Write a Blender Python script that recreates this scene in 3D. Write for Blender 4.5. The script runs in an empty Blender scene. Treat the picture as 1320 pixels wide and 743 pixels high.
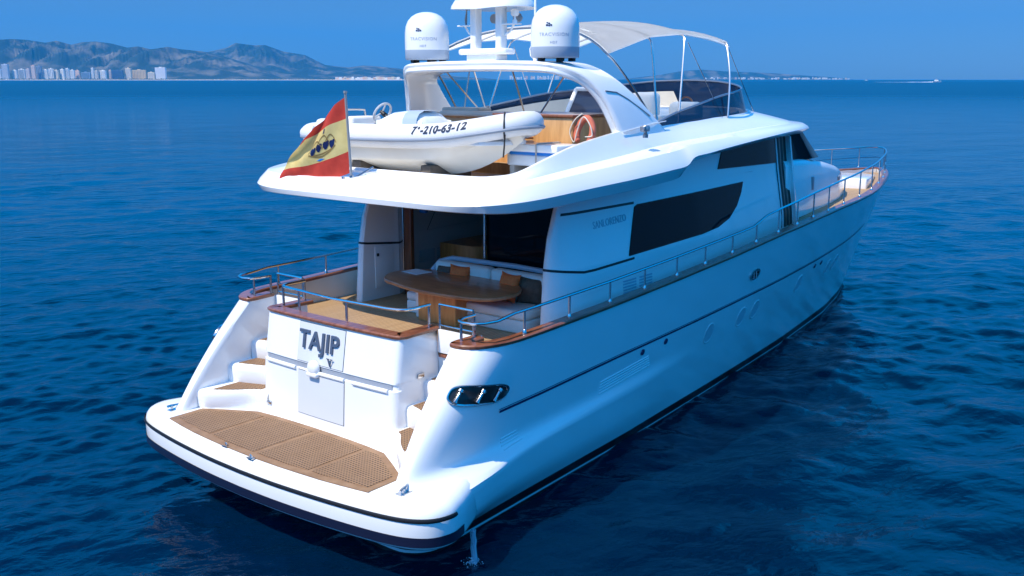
import bpy, bmesh, math, random
import numpy as np
from mathutils import Vector, Matrix

random.seed(7)
R = math.radians
scene = bpy.context.scene
COL = scene.collection

# ------------------------------------------------------------------ camera, sky, sun, exposure
cam_d = bpy.data.cameras.new('camera')
cam = bpy.data.objects.new('camera', cam_d)
COL.objects.link(cam)
scene.camera = cam
CAM = Vector((-10.3, -12.4, 7.0))
HEAD, PITCH = R(39.0), R(11.877)
fw = Vector((math.cos(HEAD) * math.cos(PITCH), math.sin(HEAD) * math.cos(PITCH), -math.sin(PITCH)))
cam.location = CAM
cam.rotation_euler = fw.to_track_quat('-Z', 'Y').to_euler()
cam_d.sensor_fit = 'HORIZONTAL'
cam_d.sensor_width = 36.0
cam_d.lens = 36.0 * 1280 / 1320
cam_d.clip_start = 0.1
cam_d.clip_end = 60000

SUN_AZ, SUN_EL = R(169.0), R(56.0)       # azimuth counter-clockwise from +X
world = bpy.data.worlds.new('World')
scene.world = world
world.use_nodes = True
wn, wl = world.node_tree.nodes, world.node_tree.links
wn.clear()
sky = wn.new('ShaderNodeTexSky')
sky.sky_type = 'NISHITA'
sky.sun_disc = False
sky.sun_elevation = SUN_EL
sky.sun_rotation = math.pi / 2 - SUN_AZ  # the node measures clockwise from +Y
sky.air_density = 1.0
sky.dust_density = 0.3
sky.ozone_density = 3.0
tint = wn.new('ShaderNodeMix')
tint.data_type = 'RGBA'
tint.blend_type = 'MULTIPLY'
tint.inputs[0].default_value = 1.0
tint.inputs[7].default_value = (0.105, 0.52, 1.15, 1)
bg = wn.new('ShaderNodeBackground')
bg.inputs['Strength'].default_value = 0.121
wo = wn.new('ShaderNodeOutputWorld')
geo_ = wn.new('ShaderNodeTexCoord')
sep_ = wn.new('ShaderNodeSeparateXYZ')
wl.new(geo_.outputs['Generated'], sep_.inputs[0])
ramp = wn.new('ShaderNodeValToRGB')              # sky tint by height; unseen middle sky boosted to brighten the shaded hull
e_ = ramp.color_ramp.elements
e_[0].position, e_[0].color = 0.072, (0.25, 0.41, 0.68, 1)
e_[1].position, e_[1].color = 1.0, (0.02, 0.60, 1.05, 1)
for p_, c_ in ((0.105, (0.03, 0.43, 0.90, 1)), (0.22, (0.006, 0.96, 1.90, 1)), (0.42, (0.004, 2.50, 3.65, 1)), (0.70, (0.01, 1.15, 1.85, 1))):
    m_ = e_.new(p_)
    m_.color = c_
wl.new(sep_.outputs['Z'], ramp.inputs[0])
dot_ = wn.new('ShaderNodeVectorMath')             # and a paler tint added round the sun to warm the cockpit shade
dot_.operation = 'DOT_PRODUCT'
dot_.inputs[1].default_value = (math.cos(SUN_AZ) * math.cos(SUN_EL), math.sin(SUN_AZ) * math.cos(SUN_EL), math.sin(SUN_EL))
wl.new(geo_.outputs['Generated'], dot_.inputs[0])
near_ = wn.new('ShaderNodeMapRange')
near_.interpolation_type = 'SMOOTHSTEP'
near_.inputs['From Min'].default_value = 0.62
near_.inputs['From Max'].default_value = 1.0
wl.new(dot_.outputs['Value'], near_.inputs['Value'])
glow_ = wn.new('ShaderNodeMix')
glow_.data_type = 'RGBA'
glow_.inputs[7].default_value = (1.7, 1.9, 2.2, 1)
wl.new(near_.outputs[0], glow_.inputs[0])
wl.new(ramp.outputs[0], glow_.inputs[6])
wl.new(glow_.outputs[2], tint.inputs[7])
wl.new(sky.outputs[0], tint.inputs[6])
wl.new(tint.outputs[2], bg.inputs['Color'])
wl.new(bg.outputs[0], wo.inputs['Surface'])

sun_d = bpy.data.lights.new('sun', 'SUN')
sun = bpy.data.objects.new('sun', sun_d)
COL.objects.link(sun)
sun_d.energy = 5.0
sun_d.angle = R(0.5)
sun_d.color = (1.0, 0.91, 0.78)
sv = Vector((math.cos(SUN_AZ) * math.cos(SUN_EL), math.sin(SUN_AZ) * math.cos(SUN_EL), math.sin(SUN_EL)))
sun.rotation_euler = sv.to_track_quat('Z', 'Y').to_euler()
sun.location = (0, 0, 60)

vs = scene.view_settings
vs.view_transform = 'Standard'
vs.look = 'None'
vs.exposure = 0.12
vs.gamma = 1.0
vs.use_curve_mapping = False
scene.cycles.max_bounces = 8
scene.cycles.volume_bounces = 0
scene.cycles.use_denoising = True
scene.cycles.caustics_reflective = False
scene.cycles.caustics_refractive = False


# ------------------------------------------------------------------ materials
def mat(name, col, rough=0.5, metal=0.0, coat=0.0, spec=None, trans=0.0, ior=None, alpha=None):
    m = bpy.data.materials.new(name)
    m.use_nodes = True
    b = m.node_tree.nodes['Principled BSDF']
    b.inputs['Base Color'].default_value = (*col, 1)
    b.inputs['Roughness'].default_value = rough
    b.inputs['Metallic'].default_value = metal
    b.inputs['Coat Weight'].default_value = coat
    b.inputs['Coat Roughness'].default_value = 0.05
    if spec is not None: b.inputs['Specular IOR Level'].default_value = spec
    if trans: b.inputs['Transmission Weight'].default_value = trans
    if ior: b.inputs['IOR'].default_value = ior
    if alpha is not None: b.inputs['Alpha'].default_value = alpha
    return m


def nt(m):
    return m.node_tree.nodes, m.node_tree.links, m.node_tree.nodes['Principled BSDF']


def mottle(m, scale, a, b, detail=4, stretch=None, bump=0.0, bump_scale=None, lo=0.35, hi=0.65):
    """noise between two base colours, optional bump"""
    n, l, p = nt(m)
    tc = n.new('ShaderNodeTexCoord')
    mp = n.new('ShaderNodeMapping')
    if stretch: mp.inputs['Scale'].default_value = stretch
    l.new(tc.outputs['Object'], mp.inputs['Vector'])
    no = n.new('ShaderNodeTexNoise')
    no.inputs['Scale'].default_value = scale
    no.inputs['Detail'].default_value = detail
    l.new(mp.outputs[0], no.inputs['Vector'])
    cr = n.new('ShaderNodeValToRGB')
    cr.color_ramp.elements[0].position = lo
    cr.color_ramp.elements[1].position = hi
    cr.color_ramp.elements[0].color = (*a, 1)
    cr.color_ramp.elements[1].color = (*b, 1)
    l.new(no.outputs['Fac'], cr.inputs[0])
    l.new(cr.outputs[0], p.inputs['Base Color'])
    if bump:
        bn = n.new('ShaderNodeTexNoise')
        bn.inputs['Scale'].default_value = bump_scale or scale
        bn.inputs['Detail'].default_value = 3
        l.new(mp.outputs[0], bn.inputs['Vector'])
        bp = n.new('ShaderNodeBump')
        bp.inputs['Strength'].default_value = 1.0
        bp.inputs['Distance'].default_value = bump
        l.new(bn.outputs['Fac'], bp.inputs['Height'])
        l.new(bp.outputs[0], p.inputs['Normal'])
    return m


GEL = mottle(mat('gelcoat_white', (.8, .8, .8), 0.15, coat=0.3), 0.7, (.84, .84, .825), (.87, .87, .86), bump=0.0012, bump_scale=1.6)
GELG = mottle(mat('gelcoat_light_grey', (.7, .71, .72), 0.3, coat=0.2), 0.9, (.66, .68, .70), (.70, .72, .73))  # slightly greyer gelcoat for hatches, stripes and small parts
CREAM = mottle(mat('cream_panel', (.62, .57, .48), 0.4), 1.5, (.60, .55, .46), (.66, .61, .52))
BLACK = mottle(mat('antifouling_black', (.006, .007, .010), 0.4), 3, (.005, .006, .009), (.012, .013, .018))
NAVY = mat('navy_stripe', (.014, .022, .09), 0.25, coat=0.4)
RUBBER = mat('black_rubber', (.012, .012, .014), 0.5)
GLASS = mat('dark_tinted_glass', (.003, .004, .007), 0.03, spec=0.08)
STEEL = mat('stainless_steel', (.55, .54, .54), 0.2, metal=1.0)
GREY = mat('grey_plastic', (.28, .29, .30), 0.4)
LGREY = mat('light_grey_band', (.38, .45, .54), 0.4)
CANVAS = mottle(mat('white_canvas', (.88, .88, .86), 0.85), 2.0, (.92, .92, .90), (.96, .96, .94), bump=0.01, bump_scale=2.5)
TUBE = mottle(mat('hypalon_white', (.72, .72, .72), 0.45), 2.0, (.70, .70, .69), (.75, .75, .75))
TENDER = mottle(mat('tender_hull', (.70, .66, .58), 0.35), 1.5, (.67, .63, .55), (.72, .69, .62))
VINYL = mottle(mat('white_vinyl', (.80, .77, .71), 0.55), 3, (.77, .73, .67), (.82, .79, .74), bump=0.004, bump_scale=6)
TAUPE = mottle(mat('taupe_vinyl', (.46, .40, .34), 0.6), 3, (.43, .37, .31), (.49, .43, .37), bump=0.003, bump_scale=8)
ORANGE = mottle(mat('orange_fabric', (.90, .15, .03), 0.85), 14, (.85, .13, .025), (.93, .18, .04), bump=0.004, bump_scale=20)
BROWN = mottle(mat('brown_fabric', (.10, .065, .045), 0.85), 14, (.085, .055, .04), (.12, .08, .055), bump=0.004, bump_scale=20)
BUOY = mottle(mat('buoy_orange', (.55, .13, .07), 0.75), 6, (.48, .11, .06), (.60, .16, .09))
ROPE = mat('white_rope', (.7, .66, .55), 0.8)
BLUE = mat('blue_trim', (.01, .20, .62), 0.4)
INK = mat('letter_grey_blue', (.10, .13, .19), 0.3, metal=0.3)
DARKINK = mat('letter_dark', (.03, .035, .06), 0.4)
FAINT = mat('letter_faint', (.24, .31, .42), 0.35)
RED = mottle(mat('flag_red', (.60, .05, .03), 0.8), 5, (.55, .045, .028), (.66, .065, .038))
YEL = mottle(mat('flag_yellow', (.72, .47, .12), 0.8), 5, (.70, .54, .20), (.78, .62, .25))
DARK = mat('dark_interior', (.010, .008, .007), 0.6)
PAPER = mat('paper', (.75, .76, .8), 0.6)
SEAM = mat('hatch_seam', (.10, .11, .13), 0.6)


def wood(name, a, b, rough, coat, stretch, scale=3.0):
    m = mat(name, a, rough, coat=coat)
    return mottle(m, scale, a, b, detail=6, stretch=stretch)


VARN = wood('varnished_teak', (.17, .052, .024), (.29, .105, .052), 0.35, 0.3, (1.2, 6, 6), 2.5)
TABLEW = wood('table_teak', (.34, .115, .045), (.48, .19, .08), 0.35, 0.2, (8, 1.2, 8), 2.0)
OAK = wood('honey_wood', (.52, .27, .10), (.66, .37, .15), 0.4, 0.2, (6, 6, .8), 2.5)
AMBER = wood('amber_wood', (.52, .19, .05), (.66, .28, .085), 0.35, 0.3, (5, 5, .8), 2.5)
CABIN = wood('cabin_wood', (.16, .05, .02), (.25, .085, .035), 0.3, 0.3, (5, 5, .8), 2.5)


def plank_mat(name, base, base2, gap, pitch, axis):
    """teak planks with dark caulking lines, laid along the boat"""
    m = mat(name, base, 0.6)
    n, l, p = nt(m)
    tc = n.new('ShaderNodeTexCoord')
    sx = n.new('ShaderNodeSeparateXYZ')
    l.new(tc.outputs['Object'], sx.inputs[0])
    mu = n.new('ShaderNodeMath'); mu.operation = 'MULTIPLY'; mu.inputs[1].default_value = 1 / pitch
    l.new(sx.outputs[axis], mu.inputs[0])
    fr = n.new('ShaderNodeMath'); fr.operation = 'FRACT'
    l.new(mu.outputs[0], fr.inputs[0])
    lt = n.new('ShaderNodeMath'); lt.operation = 'LESS_THAN'; lt.inputs[1].default_value = 0.17
    l.new(fr.outputs[0], lt.inputs[0])
    fl = n.new('ShaderNodeMath'); fl.operation = 'FLOOR'
    l.new(mu.outputs[0], fl.inputs[0])
    wn_ = n.new('ShaderNodeTexWhiteNoise'); wn_.noise_dimensions = '1D'
    l.new(fl.outputs[0], wn_.inputs['W'])
    no = n.new('ShaderNodeTexNoise'); no.inputs['Scale'].default_value = 2.0; no.inputs['Detail'].default_value = 5
    mp = n.new('ShaderNodeMapping'); mp.inputs['Scale'].default_value = (1, 9, 1) if axis == 1 else (9, 1, 1)
    l.new(tc.outputs['Object'], mp.inputs[0]); l.new(mp.outputs[0], no.inputs['Vector'])
    av = n.new('ShaderNodeMath'); av.operation = 'ADD'
    l.new(wn_.outputs['Value'], av.inputs[0]); l.new(no.outputs['Fac'], av.inputs[1])
    hv = n.new('ShaderNodeMath'); hv.operation = 'MULTIPLY'; hv.inputs[1].default_value = .5
    l.new(av.outputs[0], hv.inputs[0])
    mx = n.new('ShaderNodeMix'); mx.data_type = 'RGBA'
    mx.inputs[6].default_value = (*base, 1); mx.inputs[7].default_value = (*base2, 1)
    l.new(hv.outputs[0], mx.inputs[0])
    m2 = n.new('ShaderNodeMix'); m2.data_type = 'RGBA'
    m2.inputs[7].default_value = (*gap, 1)
    l.new(lt.outputs[0], m2.inputs[0]); l.new(mx.outputs[2], m2.inputs[6])
    l.new(m2.outputs[2], p.inputs['Base Color'])
    return m


TEAK = plank_mat('teak_planks', (.41, .255, .125), (.51, .34, .18), (.10, .06, .035), 0.075, 1)
TEAKX = mottle(mat('teak_border', (.27, .16, .08), 0.6), 3, (.24, .13, .060), (.32, .185, .095), stretch=(1.5, 1.5, 1))


def grate_mat():
    m = mat('teak_grating', (.33, .20, .10), 0.65)
    n, l, p = nt(m)
    tc = n.new('ShaderNodeTexCoord')
    sx = n.new('ShaderNodeSeparateXYZ')
    l.new(tc.outputs['Object'], sx.inputs[0])
    hole = None
    for ax in (0, 1):
        mu = n.new('ShaderNodeMath'); mu.operation = 'MULTIPLY'; mu.inputs[1].default_value = 1 / 0.058
        l.new(sx.outputs[ax], mu.inputs[0])
        fr = n.new('ShaderNodeMath'); fr.operation = 'FRACT'; l.new(mu.outputs[0], fr.inputs[0])
        lt = n.new('ShaderNodeMath'); lt.operation = 'LESS_THAN'; lt.inputs[1].default_value = 0.50
        l.new(fr.outputs[0], lt.inputs[0])
        if hole is None: hole = lt
        else:
            mm = n.new('ShaderNodeMath'); mm.operation = 'MULTIPLY'
            l.new(hole.outputs[0], mm.inputs[0]); l.new(lt.outputs[0], mm.inputs[1]); hole = mm
    no = n.new('ShaderNodeTexNoise'); no.inputs['Scale'].default_value = 5; no.inputs['Detail'].default_value = 5
    l.new(tc.outputs['Object'], no.inputs['Vector'])
    mx = n.new('ShaderNodeMix'); mx.data_type = 'RGBA'
    mx.inputs[6].default_value = (.23, .125, .058, 1); mx.inputs[7].default_value = (.33, .195, .100, 1)
    l.new(no.outputs['Fac'], mx.inputs[0])
    m2 = n.new('ShaderNodeMix'); m2.data_type = 'RGBA'
    m2.inputs[7].default_value = (.035, .018, .008, 1)
    l.new(hole.outputs[0], m2.inputs[0]); l.new(mx.outputs[2], m2.inputs[6])
    l.new(m2.outputs[2], p.inputs['Base Color'])
    return m


GRATE = grate_mat()


def translucent(m, k):
    n, l, p = nt(m)
    t_ = n.new('ShaderNodeBsdfTranslucent')
    src = p.inputs['Base Color'].links[0].from_socket
    l.new(src, t_.inputs['Color'])
    x_ = n.new('ShaderNodeMixShader')
    x_.inputs[0].default_value = k
    l.new(p.outputs[0], x_.inputs[1]); l.new(t_.outputs[0], x_.inputs[2])
    l.new(x_.outputs[0], n['Material Output'].inputs['Surface'])


translucent(CANVAS, .82)
translucent(RED, .35)
translucent(YEL, .35)


# ------------------------------------------------------------------ object helpers
def tag(o, label=None, cat=None, group=None, kind=None):
    if label: o['label'] = label
    if cat: o['category'] = cat
    if group: o['group'] = group
    if kind: o['kind'] = kind
    return o


def thing(name, loc, label, cat, group=None):
    o = bpy.data.objects.new(name, None)
    o.empty_display_size = 0.3
    o.location = loc
    COL.objects.link(o)
    return tag(o, label, cat, group)


def root_loc(o):
    v = Vector((0, 0, 0))
    while o is not None:
        v += o.location
        o = o.parent
    return v


class MB:
    """collects shapes (world coordinates) into ONE mesh"""
    def __init__(self):
        self.v, self.f, self.m = [], [], []

    def add(self, verts, faces, mi=0):
        k = len(self.v)
        self.v += [tuple(map(float, p)) for p in verts]
        self.f += [tuple(i + k for i in f) for f in faces]
        self.m += [mi] * len(faces)
        return self

    def grid(self, rings, closed=False, cap=False, mi=0):
        n = len(rings[0])
        assert all(len(r) == n for r in rings)
        vs_ = [p for r in rings for p in r]
        fs = []
        for i in range(len(rings) - 1):
            for j in range(n if closed else n - 1):
                a, b = i * n + j, i * n + (j + 1) % n
                fs.append((a, b, b + n, a + n))
        if cap:
            fs.append(tuple(range(n)))
            fs.append(tuple(range((len(rings) - 1) * n, len(rings) * n)))
        return self.add(vs_, fs, mi)

    def tube(self, pts, r, seg=8, closed=False, mi=0):
        P = [Vector(p) for p in pts]
        rings = []
        n = len(P)
        up = None
        for i in range(n):
            if closed: t = (P[(i + 1) % n] - P[i - 1])
            else: t = P[min(i + 1, n - 1)] - P[max(i - 1, 0)]
            t.normalize()
            if up is None:
                up = Vector((0, 0, 1)) if abs(t.z) < .9 else Vector((1, 0, 0))
            up = (up - t * up.dot(t)).normalized()
            s = t.cross(up)
            rr = r[i] if hasattr(r, '__len__') else r
            rings.append([P[i] + (up * math.cos(a) + s * math.sin(a)) * rr for a in [2 * math.pi * k / seg for k in range(seg)]])
        if closed: rings.append(rings[0])
        return self.grid(rings, closed=True, cap=not closed, mi=mi)

    def box(self, a, b, bev=0.0, mi=0, rot=None):
        """box from corner a to corner b with chamfered edges; rot = z rotation about its centre"""
        bm = bmesh.new()
        bmesh.ops.create_cube(bm, size=1)
        c = [(a[i] + b[i]) / 2 for i in range(3)]
        s = [abs(b[i] - a[i]) for i in range(3)]
        for v in bm.verts: v.co = Vector((v.co.x * s[0], v.co.y * s[1], v.co.z * s[2]))
        if bev: bmesh.ops.bevel(bm, geom=list(bm.edges), offset=bev, segments=3, profile=.5, affect='EDGES')
        M_ = Matrix.Translation(c) @ (rot if rot is not None else Matrix.Identity(4))
        vs_ = [M_ @ v.co for v in bm.verts]
        for i, v in enumerate(bm.verts): v.index = i
        fs = [[v.index for v in f.verts] for f in bm.faces]
        bm.free()
        return self.add(vs_, fs, mi)

    def prism(self, poly, z0, z1, mi=0):
        """polygon of (x,y) between two heights (numbers or functions)"""
        f0 = z0 if callable(z0) else (lambda x, y: z0)
        f1 = z1 if callable(z1) else (lambda x, y: z1)
        n = len(poly)
        vs_ = [(x, y, f0(x, y)) for x, y in poly] + [(x, y, f1(x, y)) for x, y in poly]
        fs = [tuple(range(n - 1, -1, -1)), tuple(range(n, 2 * n))]
        fs += [(i, (i + 1) % n, n + (i + 1) % n, n + i) for i in range(n)]
        return self.add(vs_, fs, mi)

    def lathe(self, prof, c, seg=32, mi=0):
        rings = [[(c[0] + r * math.cos(a), c[1] + r * math.sin(a), c[2] + z) for a in [2 * math.pi * k / seg for k in range(seg)]] for r, z in prof]
        return self.grid(rings, closed=True, cap=True, mi=mi)

    def build(self, name, mats, parent=None, smooth=40, bevel=0.0, loc=None, subsurf=0):
        off = root_loc(parent) if parent else Vector(loc or (0, 0, 0))
        me = bpy.data.meshes.new(name)
        me.from_pydata([tuple(Vector(p) - off) for p in self.v], [], self.f)
        for m in (mats if isinstance(mats, (list, tuple)) else [mats]): me.materials.append(m)
        me.polygons.foreach_set('material_index', self.m)
        bm = bmesh.new()
        bm.from_mesh(me)
        bmesh.ops.remove_doubles(bm, verts=bm.verts, dist=1e-5)
        bmesh.ops.recalc_face_normals(bm, faces=bm.faces)
        if bevel:
            es = [e for e in bm.edges if len(e.link_faces) == 2 and e.calc_face_angle(0) > R(50)]
            bmesh.ops.bevel(bm, geom=es, offset=bevel, segments=3, profile=.5, affect='EDGES')
        bm.to_mesh(me)
        bm.free()
        me.polygons.foreach_set('use_smooth', [smooth > 0] * len(me.polygons))
        if smooth: me.set_sharp_from_angle(angle=R(smooth))
        o = bpy.data.objects.new(name, me)
        COL.objects.link(o)
        if parent: o.parent = parent
        else: o.location = off
        if subsurf:
            md = o.modifiers.new('subdivision', 'SUBSURF')
            md.levels = md.render_levels = subsurf
        return o


def mesh_text(s, size, extrude=0.01, bold=0.0, align='CENTER', spacing=1.0, dense=0.0):
    """flat lettering as (verts, faces), x to the right, y up"""
    cu = bpy.data.curves.new('lettering', 'FONT')
    cu.body = s
    cu.size = size
    cu.extrude = extrude
    cu.offset = bold
    cu.align_x = align
    cu.space_character = spacing
    cu.resolution_u = 3
    o = bpy.data.objects.new('lettering', cu)
    COL.objects.link(o)
    dg = bpy.context.evaluated_depsgraph_get()
    me = bpy.data.meshes.new_from_object(o.evaluated_get(dg))
    if dense:
        bm = bmesh.new()
        bm.from_mesh(me)
        bmesh.ops.triangulate(bm, faces=bm.faces)
        for _ in range(4):
            es = [e for e in bm.edges if e.calc_length() > dense]
            if not es: break
            bmesh.ops.subdivide_edges(bm, edges=es, cuts=1)
            bmesh.ops.triangulate(bm, faces=bm.faces)
        bm.to_mesh(me)
        bm.free()
    v = [tuple(p.co) for p in me.vertices]
    f = [tuple(p.vertices) for p in me.polygons]
    bpy.data.objects.remove(o)
    bpy.data.curves.remove(cu)
    bpy.data.meshes.remove(me)
    return v, f


def spline(P, n):
    """Catmull-Rom through points, n samples per span"""
    P = [np.array(p, float) for p in P]
    out = []
    for i in range(len(P) - 1):
        p0 = P[i - 1] if i else 2 * P[0] - P[1]
        p1, p2 = P[i], P[i + 1]
        p3 = P[i + 2] if i + 2 < len(P) else 2 * P[-1] - P[-2]
        for k in range(n):
            t = k / n
            out.append(.5 * (2 * p1 + (p2 - p0) * t + (2 * p0 - 5 * p1 + 4 * p2 - p3) * t * t + (3 * p1 - p0 - 3 * p2 + p3) * t ** 3))
    out.append(P[-1])
    return [tuple(p) for p in out]


# <geom>
def ip(x, xs, ys):
    return float(np.interp(x, xs, ys))


XG = [-2, 0, 11, 12, 14, 16, 17.7, 19.2, 20.5, 22, 23.5, 25, 25.7, 26.05]
BG = [3.15, 3.15, 3.15, 3.13, 3.02, 2.86, 2.65, 2.37, 2.05, 1.66, 1.22, .68, .36, .03]
XW = [-2, .4, 2.6, 5.4, 9.0, 14.1, 18.5, 21, 22.4, 23.2]
BW = [2.80, 2.75, 2.63, 2.48, 2.20, 1.75, 1.20, .68, .30, .02]


def zgun(x):
    return ip(x, [-1, .4, 2, 4, 6, 8.6, 11, 13, 15, 18, 21, 26], [3.03, 3.03, 3.06, 3.13, 3.23, 3.38, 3.56, 3.66, 3.73, 3.78, 3.82, 3.84])


def hull_pt(x, z):
    """side of the hull: station x (stated at the waterline-to-12 m run), height z -> (x, half breadth)"""
    if x > 12:
        u = (x - 12) / 14.05
        xw = 12 + u * 11.2
    else:
        xw = x
    zg = zgun(x)
    t = max(0.0, z / zg)
    xx = x + (xw - x) * (1 - t)
    g = t ** ip(x, [0, 12, 20, 26], [.75, .9, 1.1, 1.2])
    b = ip(xw, XW, BW) + (ip(x, XG, BG) - ip(xw, XW, BW)) * g
    if z < 0: b -= .35 * (-z) ** 1.2
    k = ip(x, [-.7, 0, .6, 1.2, 2, 3.5, 5.5, 7.5], [.52, .46, .33, .24, .18, .13, .09, 0])   # soft ridge running out of the stern
    dz = z - ip(x, [-1, 0, 1, 3, 7], [1.10, 1.12, 1.16, 1.22, 1.36])
    q = min(1.0, max(0.0, (z - .10) / .62))
    b += k * (math.exp(-(dz / .15) ** 2) if dz > 0 else q * q * (3 - 2 * q))
    return xx, max(b, .012)


def side_b(x, z):
    """half breadth at true (x,z) (iterates the station)"""
    s = x
    for _ in range(8):
        xx, b = hull_pt(s, z)
        s += x - xx
    return b


def saloon_y(x, z):
    """half breadth of the superstructure side"""
    base = ip(x, [0, 8, 12, 14, 16], [2.66, 2.62, 2.48, 2.30, 2.05])
    return base - ip(z, [2.6, 3.75, 4.8, 5.8], [-.03, .03, .22, .36])
# </geom>


# ================================================================== THE YACHT
yacht = thing('motor_yacht', (0, 0, 0), 'large white motor yacht with flying bridge and teak swim platform, seen from its stern', 'yacht')


def wing_x(z):
    t = (z - 1.22) / (3.03 - 1.22)
    return -1.02 + 1.46 * t - .10 * math.sin(math.pi * t)


def wing_in(z):
    return 2.48 + .09 * (3.05 - z)


def half_curve(z, x0=None):
    """starboard plan curve of the hull at height z, aft centre -> bow, as (x, y) with y >= 0"""
    pts = []
    if z >= 1.215:
        xa, yi = wing_x(z), wing_in(z)
        pts += [(1.2, yi), (xa + .45, yi), (xa + .15, yi), (xa + .05, yi + .01), (xa + .008, yi + .04), (xa, yi + .09)]
        B = hull_pt(xa + .95, z)[1]
        y0 = yi + .16
        for k in range(9):
            ph = math.pi / 2 * k / 8
            pts.append((xa + .95 * (1 - math.cos(ph)), y0 + (B - y0) * math.sin(ph)))
        xs = xa + .95
    else:
        xa = -.63
        pts += [(xa, 0), (xa, .6), (xa, 1.2), (xa, 1.6), (xa, 1.9), (xa, 2.1)]
        B = hull_pt(xa + .5, z)[1]
        y0 = B - .5
        for k in range(9):
            ph = math.pi / 2 * k / 8
            pts.append((xa + .5 * (1 - math.cos(ph)), y0 + (B - y0) * math.sin(ph)))
        xs = xa + .5
    for k in range(1, 23): pts.append(hull_pt(xs + (12 - xs) * k / 22, z))
    for k in range(1, 31): pts.append(hull_pt(12 + 14.05 * (k / 30) ** .92, z))
    return pts


def hull_rows(zs, off=0.0):
    rows = []
    for zz in zs:
        z_at = zz if callable(zz) else (lambda x, q=zz: q)
        z0 = z_at(0)
        base = half_curve(z0)
        if callable(zz):                     # follow a sheer line: redo every side station at its own height
            row = []
            for i, (x, y) in enumerate(base):
                if i < 15:
                    row.append((x, y, z_at(x)))
                else:
                    xs0 = (wing_x(z0) + .95) if z0 >= 1.215 else -.13
                    s = xs0 + (12 - xs0) * (i - 14) / 22 if i < 37 else 12 + 14.05 * ((i - 36) / 30) ** .92
                    zz_ = z_at(s)
                    hx, hb = hull_pt(s, zz_)
                    row.append((hx, hb, zz_))
        else:
            row = [(x, y, z0) for x, y in base]
        rows.append(row)
    return rows


def both(rows):
    return [[(x, -y, z) for x, y, z in r] for r in rows], [[(x, y, z) for x, y, z in r] for r in rows]


white_levels = [.28, .45, .6, .75, .9, 1.0, 1.08, 1.15, 1.2]
ups = np.concatenate([np.linspace(0, .22, 7)[:-1], np.linspace(.22, 1, 10)])
upper = [(lambda x, t=t: 1.22 + (zgun(x) - 1.22) * t) for t in ups]
rows = hull_rows(white_levels + upper)
mb = MB()
for r in both(rows): mb.grid(r)
hull = mb.build('hull', GEL, yacht, smooth=38)
mb = MB()
for r in both(hull_rows([-.8, -.4, -.1, 0, .1, .2, .279])): mb.grid(r)
bottom = mb.build('hull_bottom', BLACK, yacht, smooth=50)
# thin white line just above the water
mb = MB()
for s in (-1, 1):
    rr = []
    for z in (.035, .085):
        c = half_curve(z)
        rr.append([(x + (-.008 if i < 9 else .0), s * (y + (.008 if i > 8 else 0)), z) for i, (x, y) in enumerate(c)])
    mb.grid(rr)
mb.build('waterline_stripe', GELG, bottom)

# navy double line along the side
ZR_X = [.9, 2.1, 4.5, 7.5, 11.5, 17.4, 20, 22]
ZR_Z = [1.97, 2.00, 2.09, 2.17, 2.31, 2.50, 2.58, 2.62]
mb = MB()
for s in (-1, 1):
    for dz0, dz1, off in ((-.030, .012, .012), (.022, .034, .006)):
        rr = [[], []]
        for k in range(70):
            x = .95 + (20.5 - .95) * k / 69
            zc = ip(x, ZR_X, ZR_Z)
            for q, dz in enumerate((dz0, dz1)):
                rr[q].append((x, s * (side_b(x, zc + dz) + off), zc + dz))
        mb.grid(rr)
rub = mb.build('rub_rail', NAVY, hull)

# cap rail (varnished teak) along the gunwale, round the stern quarter and back inboard
def cap_path():
    z = 3.03
    xa = wing_x(z)
    p = [(1.0, wing_in(z) + .02)] + [(x, y) for x, y in half_curve(z)[2:15]]
    xs0 = xa + .95
    for k in range(1, 23): p.append((xs0 + (12 - xs0) * k / 22, hull_pt(xs0 + (12 - xs0) * k / 22, zgun(xs0 + (12 - xs0) * k / 22))[1]))
    for k in range(1, 31):
        s = 12 + 14.05 * (k / 30) ** .92
        p.append((s, hull_pt(s, zgun(s))[1]))
    return p


def strip_ring(path, s, wo_, wi, h0, h1, zf, end_center=True):
    """profile rings (rounded rectangle) along a plan path; wo_ outward, wi inward"""
    rings = []
    n = len(path)
    for i in range(n):
        a, b = path[max(i - 1, 0)], path[min(i + 1, n - 1)]
        t = Vector((b[0] - a[0], b[1] - a[1], 0)).normalized()
        nrm = Vector((-t.y, t.x, 0))          # outward for a path running aft -> bow on +y side
        z = zf(path[i][0])
        prof = [(-wi, h0), (wo_ - .01, h0), (wo_, h0 + .02), (wo_, h1 - .02), (wo_ - .02, h1), (-wi + .02, h1), (-wi, h1 - .02)]
        ring = []
        for o_, hh in prof:
            y = max(path[i][1] + nrm.y * o_, .004)
            ring.append((path[i][0] + nrm.x * o_, s * y, z + hh))
        rings.append(ring)
    return rings


mb = MB()
cp = cap_path()
for s in (-1, 1): mb.grid(strip_ring(cp, s, .035, .20, -.01, .055, zgun), closed=True, cap=True)
cap = mb.build('cap_rail', VARN, yacht, smooth=35)

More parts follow.
